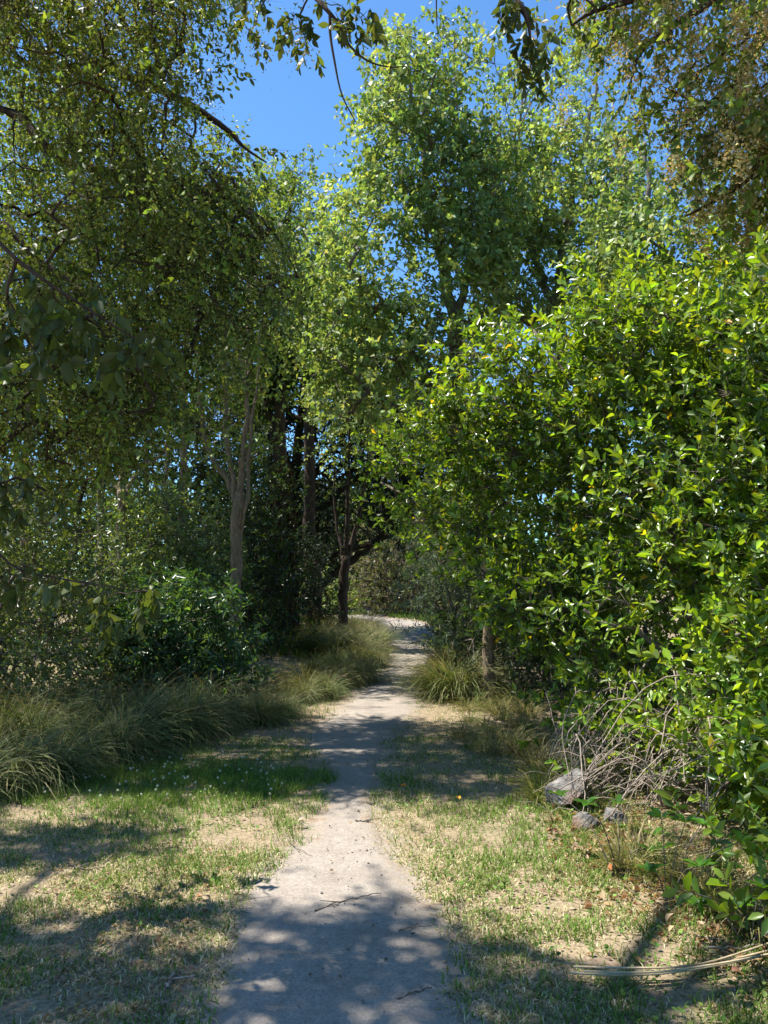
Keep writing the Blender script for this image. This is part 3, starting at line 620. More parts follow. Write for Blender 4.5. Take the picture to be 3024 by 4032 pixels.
root = thing('glossy_shrub', 'huge shrub of glossy bright green oval leaves spilling over the lawn edge', 'shrub', b0)
lines, br = skeleton(trs, tg, .0045, .1, .3, jit=.07); mb = MB()
for p, r in lines: tube(mb, p, r, 9, rough=.05)
for p, r in br: tube(mb, p, np.maximum(r, .003), 6 if r[0] > .012 else 4)
SL = tpl_leaf(.46, .06, .14)
res = shoots(tg, axs, k=13, crad=.22, slen=.15, nl=8, llen=.082, colf=colmix(*SHC, amt=.22, hue=.09, young=(.28, .40, .04), yellow=.005), ang=1.0, upb=.45, outb=.55, follow=.6, prune=.0)
pos, axl, nr, size, col, A, B = res
ok = pos[:, 2] > .03; pos, axl, nr, size, col = pos[ok], axl[ok], nr[ok], size[ok], col[ok]
add_prisms(mb, A, B, np.full(len(A), .0035), np.full(len(A), .0018), (.5, .5, .5))
obj('branches', mb.mesh('shrub_branches', M_barkg, True), root)
def split_leaves(root, pos, axl, nr, size, col, tpl, tpm, mat, count, ncol=6, bins=46, stuff='foliage', nm='leaf'):
    """the leaves that show largest become single parts, the rest one mass"""
    uv = proj(pos); dist = np.linalg.norm(pos - np.array([0, 0, CAMZ]), axis=1)
    inside = (uv[:, 0] > 0) & (uv[:, 0] < 3024) & (uv[:, 1] > 0) & (uv[:, 1] < 4032)
    view = unit(pos - np.array([0, 0, CAMZ])); face = np.abs(np.sum(unit(nr) * view, 1))
    score = size / dist * (.4 + face) * inside
    key = (uv[:, 0] // bins).astype(int) * 1000 + (uv[:, 1] // bins).astype(int)
    o = np.lexsort((dist, key)); first = np.ones(len(o), bool); first[1:] = key[o][1:] != key[o][:-1]
    cand = o[first & inside[o]]; cand = cand[np.argsort(-score[cand])][:count]
    rest = np.ones(len(pos), bool); rest[cand] = False
    mb = MB(); add_leaves(mb, pos[rest], axl[rest], nr[rest], size[rest], col[rest], tpm)
    so_ = obj(stuff, mb.mesh(stuff, mat), root, kind='stuff')
    cc = col[cand]; lum = cc @ np.array([.3, .6, .1]) + 2.0 * (cc[:, 0] > cc[:, 1]); q = np.argsort(lum); meshes = []
    grp = np.zeros(len(cand), int)
    for g, part in enumerate(np.array_split(q, ncol)):
        m_ = MB(); V, T = tpl; m_.add(V, T, None, np.tile(np.median(cc[part], 0), (len(V), 1))); meshes.append(m_.mesh('leaf_blade', mat, True)); grp[part] = g
    R = frames(axl[cand], nr[cand])
    for k, c in enumerate(cand):
        o_ = bpy.data.objects.new(nm, meshes[grp[k]]); COL.objects.link(o_); o_.parent = root
        M = np.eye(4); M[:3, :3] = R[k] * size[c]; M[:3, 3] = pos[c] - np.array(root.location)
        o_.matrix_basis = Matrix(M.tolist())
split_leaves(root, pos, axl, nr, size, col, SL, tpl_lite(.46, .06, .14), M_gloss, 300)
# bare pale twigs arching out of the lower shrub
k = 0
for n_ in range(120):
    u = 2170 + 660 * rng.random() ** 1.2; v = 2880 + 440 * rng.random(); d = max(3.6, 6.1 - (u - 2200) / 1500 * 2.3 - max(0, (v - 3000)) / 700 + .5 * rng.normal() * .5)
    e = P(u, v, d)
    if e[2] < .06: e[2] = .06 + .2 * rng.random()
    fa = np.clip(rng.normal() * .55, -.9, .75); fl_ = .5 + .8 * rng.random(); a = e + np.array([fl_ * math.cos(.75 + fa), fl_ * math.sin(.75 + fa), .05 + .25 * rng.normal()]); a[2] = max(a[2], .08)
    m1 = a * .6 + e * .4 + np.array([.1 * rng.normal(), .1 * rng.normal(), .12 + .22 * rng.random()])
    ee = e + np.array([-.08 * rng.random(), -.1 * rng.random(), -.12 + .2 * rng.random()]); ee[2] = max(ee[2], .03)
    q = smooth_line(np.array([a, m1, e, ee]), 12); q[1:-1] += rng.normal(size=(10, 3)) * .006; q[:, 2] = np.maximum(q[:, 2], .02)
    mb = MB(); r0 = .003 + .0035 * rng.random(); tube(mb, q, np.linspace(r0 * 1.3, r0 * .4, 12), 5)
    for z in range(2):
        i0 = int(3 + 7 * rng.random()); e2 = q[i0] + rdir(1)[0] * np.array([.22, .22, .15]); e2[2] = max(e2[2], .03)
        tube(mb, smooth_line(np.array([q[i0], (q[i0] + e2) / 2 + [0, 0, .03], e2]), 6), np.linspace(r0 * .6, r0 * .25, 6), 4)
    obj('twig', mb.mesh('twig', M_twig, True), root)

# low leafy sprays at the shrub's foot
for px_, py_, d, n_, lab in ((2960, 3640, 3.55, 9, 'low spray of large shiny leaves by the dry fallen fronds'), (2630, 3470, 4.2, 7, 'low spray of shiny leaves below an upright dark leaf'), (2440, 3340, 4.7, 6, 'small shiny seedling at the edge of the bare twigs')):
    g = G(px_, py_ + 90); rt = thing('seedling', lab, 'plant', g, 'shiny seedlings at the foot of the big shrub')
    m_ = MB(); ps, as_, ns, ss = [], [], [], []
    for k in range(n_):
        e = g + np.array([.16 * rng.normal(), .12 * rng.normal(), .10 + .28 * rng.random()])
        tube(m_, smooth_line(np.array([g + [.02 * rng.normal(), .02 * rng.normal(), -.02], (g + e) / 2 + [0, 0, .06], e]), 6), np.linspace(.004, .002, 6), 4)
        for q in range(6):
            a = q * 2.4 + rng.random(); ps.append(e); as_.append([math.cos(a), math.sin(a), .25 + .4 * rng.random()]); ns.append([-.2 * math.cos(a), -.2 * math.sin(a), 1]); ss.append(.065 + .04 * rng.random())
    obj('stems', m_.mesh('stems', M_barkg, True), rt)
    pp = np.array(ps); m = len(pp); cl = vary((.06, .14, .02), m, .2, .08)
    V, T = SL; lm = []
    for q in range(4): mm = MB(); mm.add(V, T, None, vary((.06, .15, .02), 1, .2, .08).repeat(len(V), 0)); lm.append(mm.mesh('leaf_blade', M_gloss, True))
    R = frames(np.array(as_), np.array(ns) + rng.normal(size=(m, 3)) * .2)
    for k in range(m):
        o_ = bpy.data.objects.new('leaf', lm[k % 4]); COL.objects.link(o_); o_.parent = rt
        M = np.eye(4); M[:3, :3] = R[k] * ss[k]; M[:3, 3] = pp[k] - g; o_.matrix_basis = Matrix(M.tolist())

# ------------------------------------------------------------------ overhanging trees near the camera
SEED = ((.18, .215, .055), (.25, .27, .08), (.14, .185, .045))
OVC = ((.09, .135, .024), (.13, .19, .032), (.19, .265, .042), (.07, .105, .022))
LP = [(-500, -420), (760, -300), (860, -60), (820, 100), (760, 230), (820, 420), (890, 600), (940, 720), (1000, 850), (1110, 1010), (1190, 1160), (1140, 1240), (1050, 1310), (900, 1330), (720, 1440), (620, 1600), (550, 1740), (420, 1800), (330, 1880), (150, 1830), (-200, 1900), (-500, 1900)]
def L3(*pts): return smooth_line(np.array(pts, float), 18)
def limb(r0, r1, *pts): return (L3(*pts), np.linspace(r0, r1, 18))
def big_branching(name, root, tr, targets, rtip, segs):
    lines, br = skeleton(tr, targets, rtip, -.02, .0, jit=.08); mb = MB()
    for p, r in lines: tube(mb, p, r, 8, rough=.04)
    for p, r in br: tube(mb, p, np.maximum(r, rtip * .7), 6 if r[0] > .012 else 4)
    for A, B in segs: add_prisms(mb, A, B, np.full(len(A), rtip * .65), np.full(len(A), rtip * .35), (.5, .5, .5))
    obj('trunk', mb.mesh(name + '_trunk', M_barkd, True), root)
OL = tpl_leaf(.5, .06, .12); OLL = tpl_lite(.5, .06, .12)
tgA = sample_poly(LP, 1400, const(6.3, 9.3), .40, 1.1, 101, 1.6)
base = np.array([-6.3, 8.3, 0.])
t0 = limb(.24, .08, base - [0, 0, .1], [-6.1, 8.3, 3.0], [-5.6, 8.2, 6.0], [-4.7, 8.2, 9.2]); q0 = t0[0]
tr = [t0, limb(.08, .007, q0[11], P(-50, 20, 8.2), P(300, 220, 8.1), P(650, 360, 8.1), P(880, 500, 8.1), P(960, 580, 8.1), P(1050, 640, 8.1)),
      limb(.07, .007, q0[9], P(-50, 430, 8.1), P(250, 640, 7.9), P(640, 700, 8.0), P(940, 800, 8.0), P(1080, 920, 8.0), P(1160, 1060, 8.0)),
      limb(.06, .007, q0[7], P(-100, 900, 7.9), P(150, 1020, 7.7), P(420, 1250, 7.6), P(560, 1500, 7.6)),
      limb(.05, .007, q0[5], P(-100, 1300, 7.9), P(100, 1450, 7.7), P(300, 1700, 7.6))]
root = thing('overhanging_tree', 'dark drooping tree with dense hanging seed clusters, leaning in over the tussocks', 'tree', base)
ax = np.tile(np.array([-5.2, 8.2, 0.]), (len(tgA), 1)); ax[:, 2] = tgA[:, 2] + .4
r1 = shoots(tgA, ax, k=7, crad=.22, slen=.34, nl=9, llen=.066, colf=colmix(*OVC, amt=.25), ang=1.0, upb=.0, droop=.6, outb=.4, prune=.8)
big_branching('overhang', root, tr, tgA, .005, [(r1[5], r1[6])])
split_leaves(root, *r1[:5], OL, OLL, M_leaf, 250, bins=60, stuff='crown')
mb = MB(); seeds(SEED, .95, 125, .075, .0185, .8)(mb, tgA)
obj('seed_clusters', mb.mesh('seed_clusters', M_seed), root, kind='stuff')
# the tree above the camera: crown over the frame, sprays hanging into it
m = 2600; q = np.stack([-6.2 + 6.2 * rng.random(m), 1.4 + 2.7 * rng.random(m), 6.2 + 3.3 * rng.random(m)], 1)
uv = proj(q); q = q[(uv[:, 1] < -190) & (noise3(q * 1.0, 107) > .40)]; tgO = q[:110]
m = 4000; gq = np.stack([-3.4 + 6.0 * rng.random(m), 1.0 + 3.6 * rng.random(m), 0 * rng.random(m)], 1); hq = 6.3 + 2.6 * rng.random(m)
q = gq + SD[None] * (hq / SD[2])[:, None]; uv = proj(gq); bad = np.zeros(m, bool)
for a_ in LIT: bad |= inpoly(uv, a_)
q = q[~bad & (uv[:, 1] > 3560) & (proj(q)[:, 1] < -190) & (fbm(gq[:, 0] * 2.6, gq[:, 1] * 2.6, 119) > .39)]; tgO = np.concatenate([tgO, q[:640]])
m = 2500; gq = np.stack([-3.6 + 3.0 * rng.random(m), 4.0 + 1.6 * rng.random(m), 0 * rng.random(m)], 1); gq = gq[inpoly(proj(gq), [(-300, 3250), (450, 3250), (690, 3285), (560, 3350), (260, 3415), (-300, 3440)])][:70]
q = gq + SD[None] * ((6.0 + 1.6 * rng.random(len(gq))) / SD[2])[:, None]; uv = proj(q); tgO = np.concatenate([tgO, q[(uv[:, 1] < -190) | (uv[:, 0] < -250)]])
tgS = np.array([P(u, v, d) for u, v, d in ((1180, 60, 5.2), (1130, 120, 5.2), (1200, 150, 5.3), (1380, 40, 5.0), (1400, 110, 5.0), (1340, 20, 5.1), (1430, 60, 5.0), (980, 120, 5.4), (1020, 40, 5.4), (1990, 10, 4.9), (2030, 40, 4.9), (2060, 10, 4.9), (2080, 150, 4.9), (2070, 220, 4.9), (2110, 180, 4.9), (2090, 265, 4.9)  )])
nu = np.array([(120, 1090), (220, 1180), (330, 1250), (430, 1330), (250, 1320), (90, 1280), (520, 1370), (380, 1180), (30, 1180), (150, 1420), (560, 1300), (60, 1880), (180, 1930), (20, 1980), (110, 2240), (220, 2300), (430, 2350), (560, 2330)], float)
tgN = Pn(nu, np.where(nu[:, 1] > 1700, 3.9, 3.3) + .4 * rng.random(len(nu)))
base = np.array([-3.6, 1.3, 0.])
t0 = limb(.2, .06, base - [0, 0, .1], [-3.5, 1.5, 2.4], [-3.1, 2.3, 4.8], [-2.4, 3.6, 7.4]); q0 = t0[0]
s1 = limb(.05, .006, q0[16], P(1000, -420, 5.5), P(1180, -100, 5.2), P(1280, 30, 5.0), P(1335, 90, 5.0)); s2 = limb(.05, .004, q0[17], P(1500, -700, 6.0), P(1900, -300, 5.4), P(2020, -30, 4.95), P(2080, 90, 4.9), P(2090, 240, 4.9))
s3 = limb(.014, .004, q0[9], P(-350, 700, 3.2), P(100, 1050, 3.3), P(350, 1220, 3.4), P(540, 1340, 3.5)); s4 = limb(.010, .003, q0[6], P(-400, 1700, 3.5), P(0, 2190, 3.9), P(250, 2280, 4.0), P(580, 2330, 4.1))
tr = [t0, s1, s2, s3, s4, limb(.012, .004, s1[0][14], P(1300, 130, 5.0), P(1315, 230, 5.0), P(1345, 370, 5.0), P(1400, 480, 5.0)), limb(.010, .004, s1[0][16], P(1370, 170, 5.0), P(1440, 235, 5.0), P(1520, 262, 5.0), P(1600, 262, 5.05)),
      limb(.012, .003, s2[0][5], P(1715, -350, 5.6), P(1720, -100, 5.5), P(1718, 40, 5.5), P(1725, 150, 5.5)), limb(.06, .02, q0[17], [-2.8, 3.9, 8.0], [-3.6, 4.2, 8.4], [-4.6, 4.4, 8.3]), limb(.06, .02, q0[17], [-1.8, 3.9, 7.9], [-1.0, 4.2, 8.2], [-.4, 4.4, 8.2])]
root = thing('overhanging_tree', 'near tree dangling dark leafy sprays and bare twigs across the open sky', 'tree', base)
ax = np.tile(np.array([-3., 3.2, 0.]), (len(tgO), 1)); ax[:, 2] = tgO[:, 2] + .4
r1 = shoots(tgO, ax, k=9, crad=.2, slen=.28, nl=8, llen=.08, colf=colmix(*OVC, amt=.25), ang=1.0, upb=.0, droop=.55, outb=.4, prune=.97)
ts = np.concatenate([tgS, tgN]); axx = ts + np.array([-.3, 0, .4])
r2 = shoots(ts, axx, k=4, crad=.055, slen=.14, nl=7, llen=.085, colf=colmix((.06, .085, .02), (.085, .115, .026)), ang=1.1, upb=.0, droop=.8, outb=.2, prune=0)
big_branching('near', root, tr, np.concatenate([tgO, ts]), .004, [(r1[5], r1[6]), (r2[5], r2[6])])
mb = MB(); add_leaves(mb, *r1[:5], tpl_diamond(.55, .08)); obj('crown', mb.mesh('near_crown', M_leaf), root)
split_leaves(root, *r2[:5], OL, OLL, M_leaf, 300, bins=30, stuff='hanging_sprays')
mb = MB(); seeds(SEED, 1, 70, .06, .014, 0)(mb, np.array([P(1180, 60, 5.2), P(1130, 120, 5.2), P(1200, 150, 5.3), P(1160, 100, 5.2), P(980, 60, 5.3), P(1030, 150, 5.3)]))
obj('seed_clusters', mb.mesh('seed_clusters', M_seed), root, kind='stuff')

RP = [(2200, -700), (2190, -20), (2250, 180), (2380, 330), (2430, 480), (2470, 540), (2530, 470), (2600, 330), (2700, 450), (2740, 560), (2830, 500), (2760, 600), (2680, 700), (2640, 860), (2740, 960), (3024, 1000), (4000, 1100), (4000, -700)]
tgR = sample_poly(RP, 360, const(6.2, 8.6), .42, 1.2, 111, 1.6)
m = 700; q = np.stack([.6 + 4.2 * rng.random(m), 3.8 + 3.6 * rng.random(m), 5.4 + 3.6 * rng.random(m)], 1)
uv = proj(q); q = q[((uv[:, 1] < -120) | (uv[:, 0] > 3150)) & (noise3(q * 1.0, 117) > .42)]; tgR = np.concatenate([tgR, q[:25]])
base = np.array([5.4, 7.4, 0.])
t0 = limb(.24, .06, base - [0, 0, .1], [5.3, 7.3, 2.5], [5.0, 7.2, 5.0], [4.0, 7.0, 7.6], [2.6, 6.6, 9.2]); q0 = t0[0]
tr = [t0, limb(.075, .01, q0[8], P(3100, 150, 7.2), P(2900, 330, 7.2), P(2720, 470, 7.1), P(2640, 560, 7.1)), limb(.07, .01, q0[10], P(3000, -120, 7.3), P(2780, 20, 7.2), P(2620, 120, 7.1), P(2520, 210, 7.1), P(2480, 340, 7.1)),
      limb(.06, .01, q0[11], P(2950, -250, 7.4), P(2600, -40, 7.0), P(2350, 40, 7.0), P(2250, 100, 7.0)), limb(.05, .01, q0[6], P(3150, 500, 7.2), P(2950, 700, 7.1), P(2800, 800, 7.1), P(2700, 850, 7.1))]
root = thing('overhanging_tree', 'tree with pale hanging tan seed heads and dark limbs reaching over the glossy shrub', 'tree', base)
ax = np.tile(np.array([4.6, 7.2, 0.]), (len(tgR), 1)); ax[:, 2] = tgR[:, 2] + .4
r1 = shoots(tgR, ax, k=6, crad=.19, slen=.28, nl=8, llen=.09, colf=colmix((.09, .14, .028), (.13, .19, .035), (.18, .24, .045), amt=.22), ang=1.0, upb=.0, droop=.55, outb=.4, prune=.96)
big_branching('seedy', root, tr, tgR, .0045, [(r1[5], r1[6])])
split_leaves(root, *r1[:5], OL, OLL, M_leaf, 250, bins=60, stuff='crown')
mb = MB(); seeds(((.40, .33, .15), (.52, .43, .21), (.33, .31, .11)), .8, 190, .06, .022)(mb, tgR)
obj('seed_clusters', mb.mesh('seed_clusters', M_seed), root, kind='stuff')

# ------------------------------------------------------------------ tussocks
def blades(mb, n, L0, L1, spread, wid, cols, th0=1.35, curl=2.0, segs=6, rad=.1):
    az = rng.random(n) * 6.283; L = L0 + (L1 - L0) * rng.random(n); th = th0 - spread * rng.random(n) ** 1.1
    cu = curl * (.5 + .8 * rng.random(n)); t = np.linspace(0, 1, segs + 1)
    ang = th[:, None] - cu[:, None] * t[None] ** 1.5
    dr = np.cos(ang); dz = np.sin(ang); st = L[:, None] / segs
    r = np.concatenate([np.zeros((n, 1)), np.cumsum((dr[:, 1:] + dr[:, :-1]) / 2 * st, 1)], 1)
    z = np.concatenate([np.zeros((n, 1)), np.cumsum((dz[:, 1:] + dz[:, :-1]) / 2 * st, 1)], 1)
    ra = rad * np.sqrt(rng.random(n)); aa = az + rng.normal(size=n) * .8
    h = np.stack([np.cos(az), np.sin(az)], 1); sd = np.stack([-np.sin(az), np.cos(az)], 1)
    sway = rng.normal(size=n) * .12
    cx_ = ra * np.cos(aa); cy_ = ra * np.sin(aa)
    x = cx_[:, None] + r * h[:, :1] + sd[:, :1] * (sway[:, None] * t[None] ** 2 * L[:, None]); y = cy_[:, None] + r * h[:, 1:] + sd[:, 1:] * (sway[:, None] * t[None] ** 2 * L[:, None])
    z = np.maximum(z, .012)
    wv = wid * (.6 + .7 * rng.random(n))[:, None] * np.array([.8] + [1.0] * (segs - 2) + [.7, .12])[None]
    a = np.stack([x - sd[:, :1] * wv / 2, y - sd[:, 1:] * wv / 2, z], -1); b_ = np.stack([x + sd[:, :1] * wv / 2, y + sd[:, 1:] * wv / 2, z + .002], -1)
    V = np.stack([a, b_], 2).reshape(-1, 3); k = np.arange(segs)
    q = np.stack([2 * k, 2 * k + 1, 2 * k + 3, 2 * k + 2], 1); Q = q[None] + (np.arange(n) * 2 * (segs + 1))[:, None, None]
    c = np.array(cols)[rng.integers(0, len(cols), n)] * (1 + .25 * rng.normal(size=(n, 1)))
    tip = np.array([.26, .22, .10]); tt = (t ** 2.2 * .4)[None, :, None]
    C = np.clip(c[:, None, :] * (1 - tt) + tip * tt, .01, .8); C = np.repeat(C[:, :, None, :], 2, 2).reshape(-1, 3)
    mb.add(V, None, Q.reshape(-1, 4), C)
TUSV = []
for k in range(7):
    mb = MB(); cols = [((.07, .115, .03), (.11, .165, .045), (.16, .17, .065)), ((.085, .125, .03), (.14, .175, .05), (.24, .215, .10)), ((.06, .10, .028), (.10, .155, .035))][k % 3]
    blades(mb, 500, .5, 1.15, .85, .0088, cols, 1.45, 2.0, 6, .14); blades(mb, 220, .3, .9, 1.25, .008, cols + ((.30, .24, .13),), 1.4, 2.8, 6, .2); blades(mb, 60, .8, 1.25, .5, .004, ((.30, .25, .13), (.2, .19, .09)), 1.5, 1.3, 6, .1); TUSV.append(mb.mesh('tussock_blades', M_tus))
row = [(-120, 3190), (60, 3120), (210, 3085), (350, 3030), (-30, 3010), (130, 2980), (280, 2950), (480, 2990), (440, 2920), (600, 2960), (560, 2890), (720, 2930), (690, 2860), (830, 2890), (800, 2830), (930, 2860), (900, 2800), (1030, 2840), (1010, 2780), (1120, 2810), (1110, 2750), (1200, 2790), (1200, 2730), (1280, 2760), (1290, 2700), (1350, 2730), (1370, 2680), (1420, 2690), (1440, 2640), (1490, 2640), (50, 2900), (200, 2870), (350, 2840), (500, 2810), (640, 2790), (-260, 2960), (-400, 3080), (1330, 2650), (1400, 2610), (1470, 2600), (1240, 2670)]
for k, (u, v) in enumerate(row):
    g = G(u, v + 40 * rng.random() - 10 - (35 if u < 1000 else 20)); g[2] = hgt(g[:1], g[1:2])[0] - .02; s_ = (.56 + .28 * rng.random()) * (1.0 if u < 900 else .82)
    o = obj('tussock', TUSV[k % 7], None, ('olive green', 'straw-tinted', 'dark green')[k % 7 % 3] + ' arching tussock ' + ('in front of the speckled small-leaved bush' if u < 420 else 'in front of the rounded blue-green bush' if u < 940 else 'between the multi-stemmed pale tree and the path'), 'tussock', 'tussock row edging the lawn', None, tuple(g))
    o.rotation_euler = (.08 * rng.normal(), .08 * rng.normal(), rng.random() * 6.28); o.scale = (s_, s_, s_ * (.85 + .3 * rng.random()))
for k, (u, v) in enumerate([(1740, 2740), (1800, 2755), (1860, 2740), (1770, 2700), (1830, 2690)]):
    g = G(u, v); o = obj('tussock', TUSV[(k + 2) % 7], None, 'arching tussock at the foot of the feathery grey-green shrub', 'tussock', 'tussocks under the feathery shrub', None, tuple(g))
    s_ = .85 + .2 * rng.random(); o.rotation_euler = (0, 0, rng.random() * 6.28); o.scale = (s_, s_, s_ * .9)
for k in range(26):
    u, v = 1190 + 300 * rng.random(), 2490 + 120 * rng.random(); g = G(u, v)
    if path_signed(g[:1], g[1:2])[0] < .3: continue
    g[2] = hgt(g[:1], g[1:2])[0] - .02; s_ = .7 + .4 * rng.random()
    o = obj('tussock', TUSV[int(rng.integers(7))], None, 'shaded dull tussock on the bank round the dark stems', 'tussock', 'tussocks on the shady bank', None, tuple(g)); o.rotation_euler = (0, 0, rng.random() * 6.28); o.scale = (s_, s_, s_ * .8)
# flax-like upright clump in the row
mb = MB(); blades(mb, 30, .4, .7, .6, .016, ((.10, .17, .03), (.15, .21, .04)), 1.5, .5, 5, .08)
g = G(735, 2890); obj('sword_leaf_clump', mb.mesh('sword_leaves', M_tus), None, 'upright bright green sword-leaved clump among the arching tussocks', 'plant', None, None, tuple(g))
# tall grass tufts along the right-hand lawn edge
TFT = []
for k in range(4):
    mb = MB(); blades(mb, 130, .14, .42, .9, .005, (((.10, .17, .03), (.16, .20, .05), (.32, .28, .14)), ((.30, .25, .13), (.20, .20, .07), (.36, .30, .17)))[k % 2], 1.45, 1.3, 4, .10); TFT.append(mb.mesh('tuft_blades', M_grass))
for k in range(46):
    if k < 26: u, v = 1800 + 330 * rng.random(), 2790 + 190 * rng.random(); lab, gr = 'loose tuft of tall grass near the right-hand trunk', 'tall grass tufts near the right-hand trunk'
    elif k < 36: u, v = 2120 + 160 * rng.random(), 2990 + 190 * rng.random(); lab, gr = 'green grass tuft beside the grey rocks', 'grass tufts beside the rocks'
    else: u, v = 2380 + 640 * rng.random(), 0; v = 3330 + (u - 2380) * .5 + 50 * rng.random(); lab, gr = 'green grass tuft at the foot of the glossy shrub', 'grass tufts at the shrub foot'
    g = G(u, v); g[2] = hgt(g[:1], g[1:2])[0] - .01; s_ = .6 + .55 * rng.random()
    o = obj('grass_tuft', TFT[int(rng.integers(4))], None, lab, 'grass tuft', gr, None, tuple(g)); o.rotation_euler = (0, 0, rng.random() * 6.28); o.scale = (s_, s_, s_)

# ------------------------------------------------------------------ lawn
def greenness(x, y):
    gl = np.exp(-((x + 1.7) / 1.5) ** 2 - ((y - 6.0) / 1.0) ** 2) * 1.1
    gr = np.exp(-((x - 1.1) / .55) ** 2 - ((y - 5.2) / 1.0) ** 2) * .75
    br = np.exp(-((x - 1.5) / .7) ** 2 - ((y - 2.9) / .6) ** 2) * .5
    far = np.clip((y - 7.5) / 4, 0, 1) * .5
    return np.clip(gl + gr + br + far + .12 + (fbm(x * 1.6, y * 1.6, 41) - .5) * .9, 0, 1)
def lawn(n, y0, y1, l0, wid, seed):
    yy = np.sqrt(y0 ** 2 + (y1 ** 2 - y0 ** 2) * rng.random(n)); xx = (rng.random(n) * 2 - 1) * (.68 * yy + .3)
    ps_ = path_signed(xx, yy); dn = fbm(xx * 2.2, yy * 2.2, 51) * .6 + fbm(xx * 9, yy * 9, 52) * .4
    pk = np.clip((ps_ + .09 + .34 * (fbm(xx * 4, yy * 4, 57) - .5)) / .16, 0, 1) * np.clip((dn - .33) * 4.5, .06, 1)
    k = rng.random(n) < pk; xx, yy = xx[k], yy[k]; n = len(xx)
    gr = greenness(xx, yy); isg = rng.random(n) < (.12 + .88 * gr)
    L = l0 * (.5 + rng.random(n)) * (.75 + .6 * gr) * (.6 + .9 * fbm(xx * 7, yy * 7, 58)) * np.where(isg, 1, .8); az = rng.random(n) * 6.283
    lean = np.where(isg, .5 + .5 * rng.random(n), .9 + .8 * rng.random(n))
    h = np.stack([np.cos(az), np.sin(az), 0 * az], 1); sd = np.stack([-np.sin(az), np.cos(az), 0 * az], 1); zz = np.array([0, 0, 1.])
    b0_ = np.stack([xx, yy, hgt(xx, yy) - .003], 1)
    m_ = b0_ + (h * np.sin(lean * .6)[:, None] + zz * np.cos(lean * .6)[:, None]) * (L * .55)[:, None]
    e = m_ + (h * np.sin(lean * 1.25)[:, None] + zz * np.cos(lean * 1.25)[:, None]) * (L * .5)[:, None]; e[:, 2] = np.maximum(e[:, 2], b0_[:, 2] + .006)
    wv = (wid * (.6 + .8 * rng.random(n)))[:, None]
    if y0 > 4:
        e2 = m_ * .35 + e * .65; V = np.stack([b0_ - sd * wv * .55, b0_ + sd * wv * .55, e2], 1).reshape(-1, 3)
    else: V = np.stack([b0_ - sd * wv * .5, b0_ + sd * wv * .5, m_ - sd * wv * .45, m_ + sd * wv * .45, e], 1).reshape(-1, 3)
    o5 = (np.arange(n) * 5)[:, None]
    gc = np.array([(.09, .17, .025), (.13, .22, .04), (.18, .25, .055)])[rng.integers(0, 3, n)]; dc = np.array([(.46, .39, .24), (.60, .52, .34), (.36, .28, .16), (.30, .30, .12)])[rng.integers(0, 4, n)]
    c = np.where(isg[:, None], gc, dc) * (1 + .2 * rng.normal(size=(n, 1)))
    if y0 > 4: mb.add(V, np.arange(n * 3).reshape(-1, 3), None, np.repeat(np.clip(c, .01, .8), 3, 0)); return
    mb.add(V, np.concatenate([o5 + 2, o5 + 3, o5 + 4], 1), np.concatenate([o5, o5 + 1, o5 + 3, o5 + 2], 1), np.repeat(np.clip(c, .01, .8), 5, 0))
mb = MB()
lawn(175000, 1.8, 4.6, .042, .0048, 1); lawn(210000, 4.6, 8.0, .055, .0055, 2); lawn(70000, 8.0, 15, .07, .008, 3)
obj('lawn_grass', mb.mesh('lawn_grass', M_grass), None, 'short patchy lawn, green by the tussocks and straw-dry elsewhere', 'grass', None, 'stuff')
mb = MB()
n = 26000; yy = 15 + 26 * rng.random(n); xx = (rng.random(n) * 2 - 1) * 6; k = path_signed(xx, yy) > .05; 
k |= (yy > 37.5); k &= ~((yy > 34.2) & (yy < 38.6) & (xx < .2)); xx, yy = xx[k], yy[k]; n = len(xx)
add_leaves(mb, np.stack([xx, yy, hgt(xx, yy) - .01], 1), np.array([[0, 0, 1.]]) + rng.normal(size=(n, 3)) * .35, rdir(n), .12 + .16 * rng.random(n), vary((.12, .19, .035), n, .25, .1), tpl_diamond(.12, .05))
obj('verge_grass', mb.mesh('verge_grass', M_grass), None, 'bright green grass verge at the far bend of the path', 'grass', None, 'stuff')
# clover heads
mb = MB(); n = 26; d = unit(rdir(n) + np.array([0, 0, .5])); add_leaves(mb, np.zeros((n, 3)) + np.array([0, 0, .055]), d, rdir(n), np.full(n, .011), np.tile((.78, .76, .70), (n, 1)), tpl_diamond(.5, .1))
add_prisms(mb, np.array([[0, 0, -.01]]), np.array([[0, 0, .055]]), np.array([.0012]), np.array([.001]), (.1, .17, .04)); CLV = mb.mesh('clover_head', M_grass)
for k in range(95):
    u = 150 + 1000 * rng.random(); v = 3060 + 60 * rng.normal() - (u - 150) * .06 + 40; g = G(u, v)
    if path_signed(g[:1], g[1:2])[0] < .2: continue
    g[2] = hgt(g[:1], g[1:2])[0]; o = obj('clover_flower', CLV, None, 'tiny white clover head in the lush green grass by the tussocks', 'flower', 'white clover heads', None, tuple(g)); o.rotation_euler = (.2 * rng.normal(), .2 * rng.normal(), rng.random() * 6)

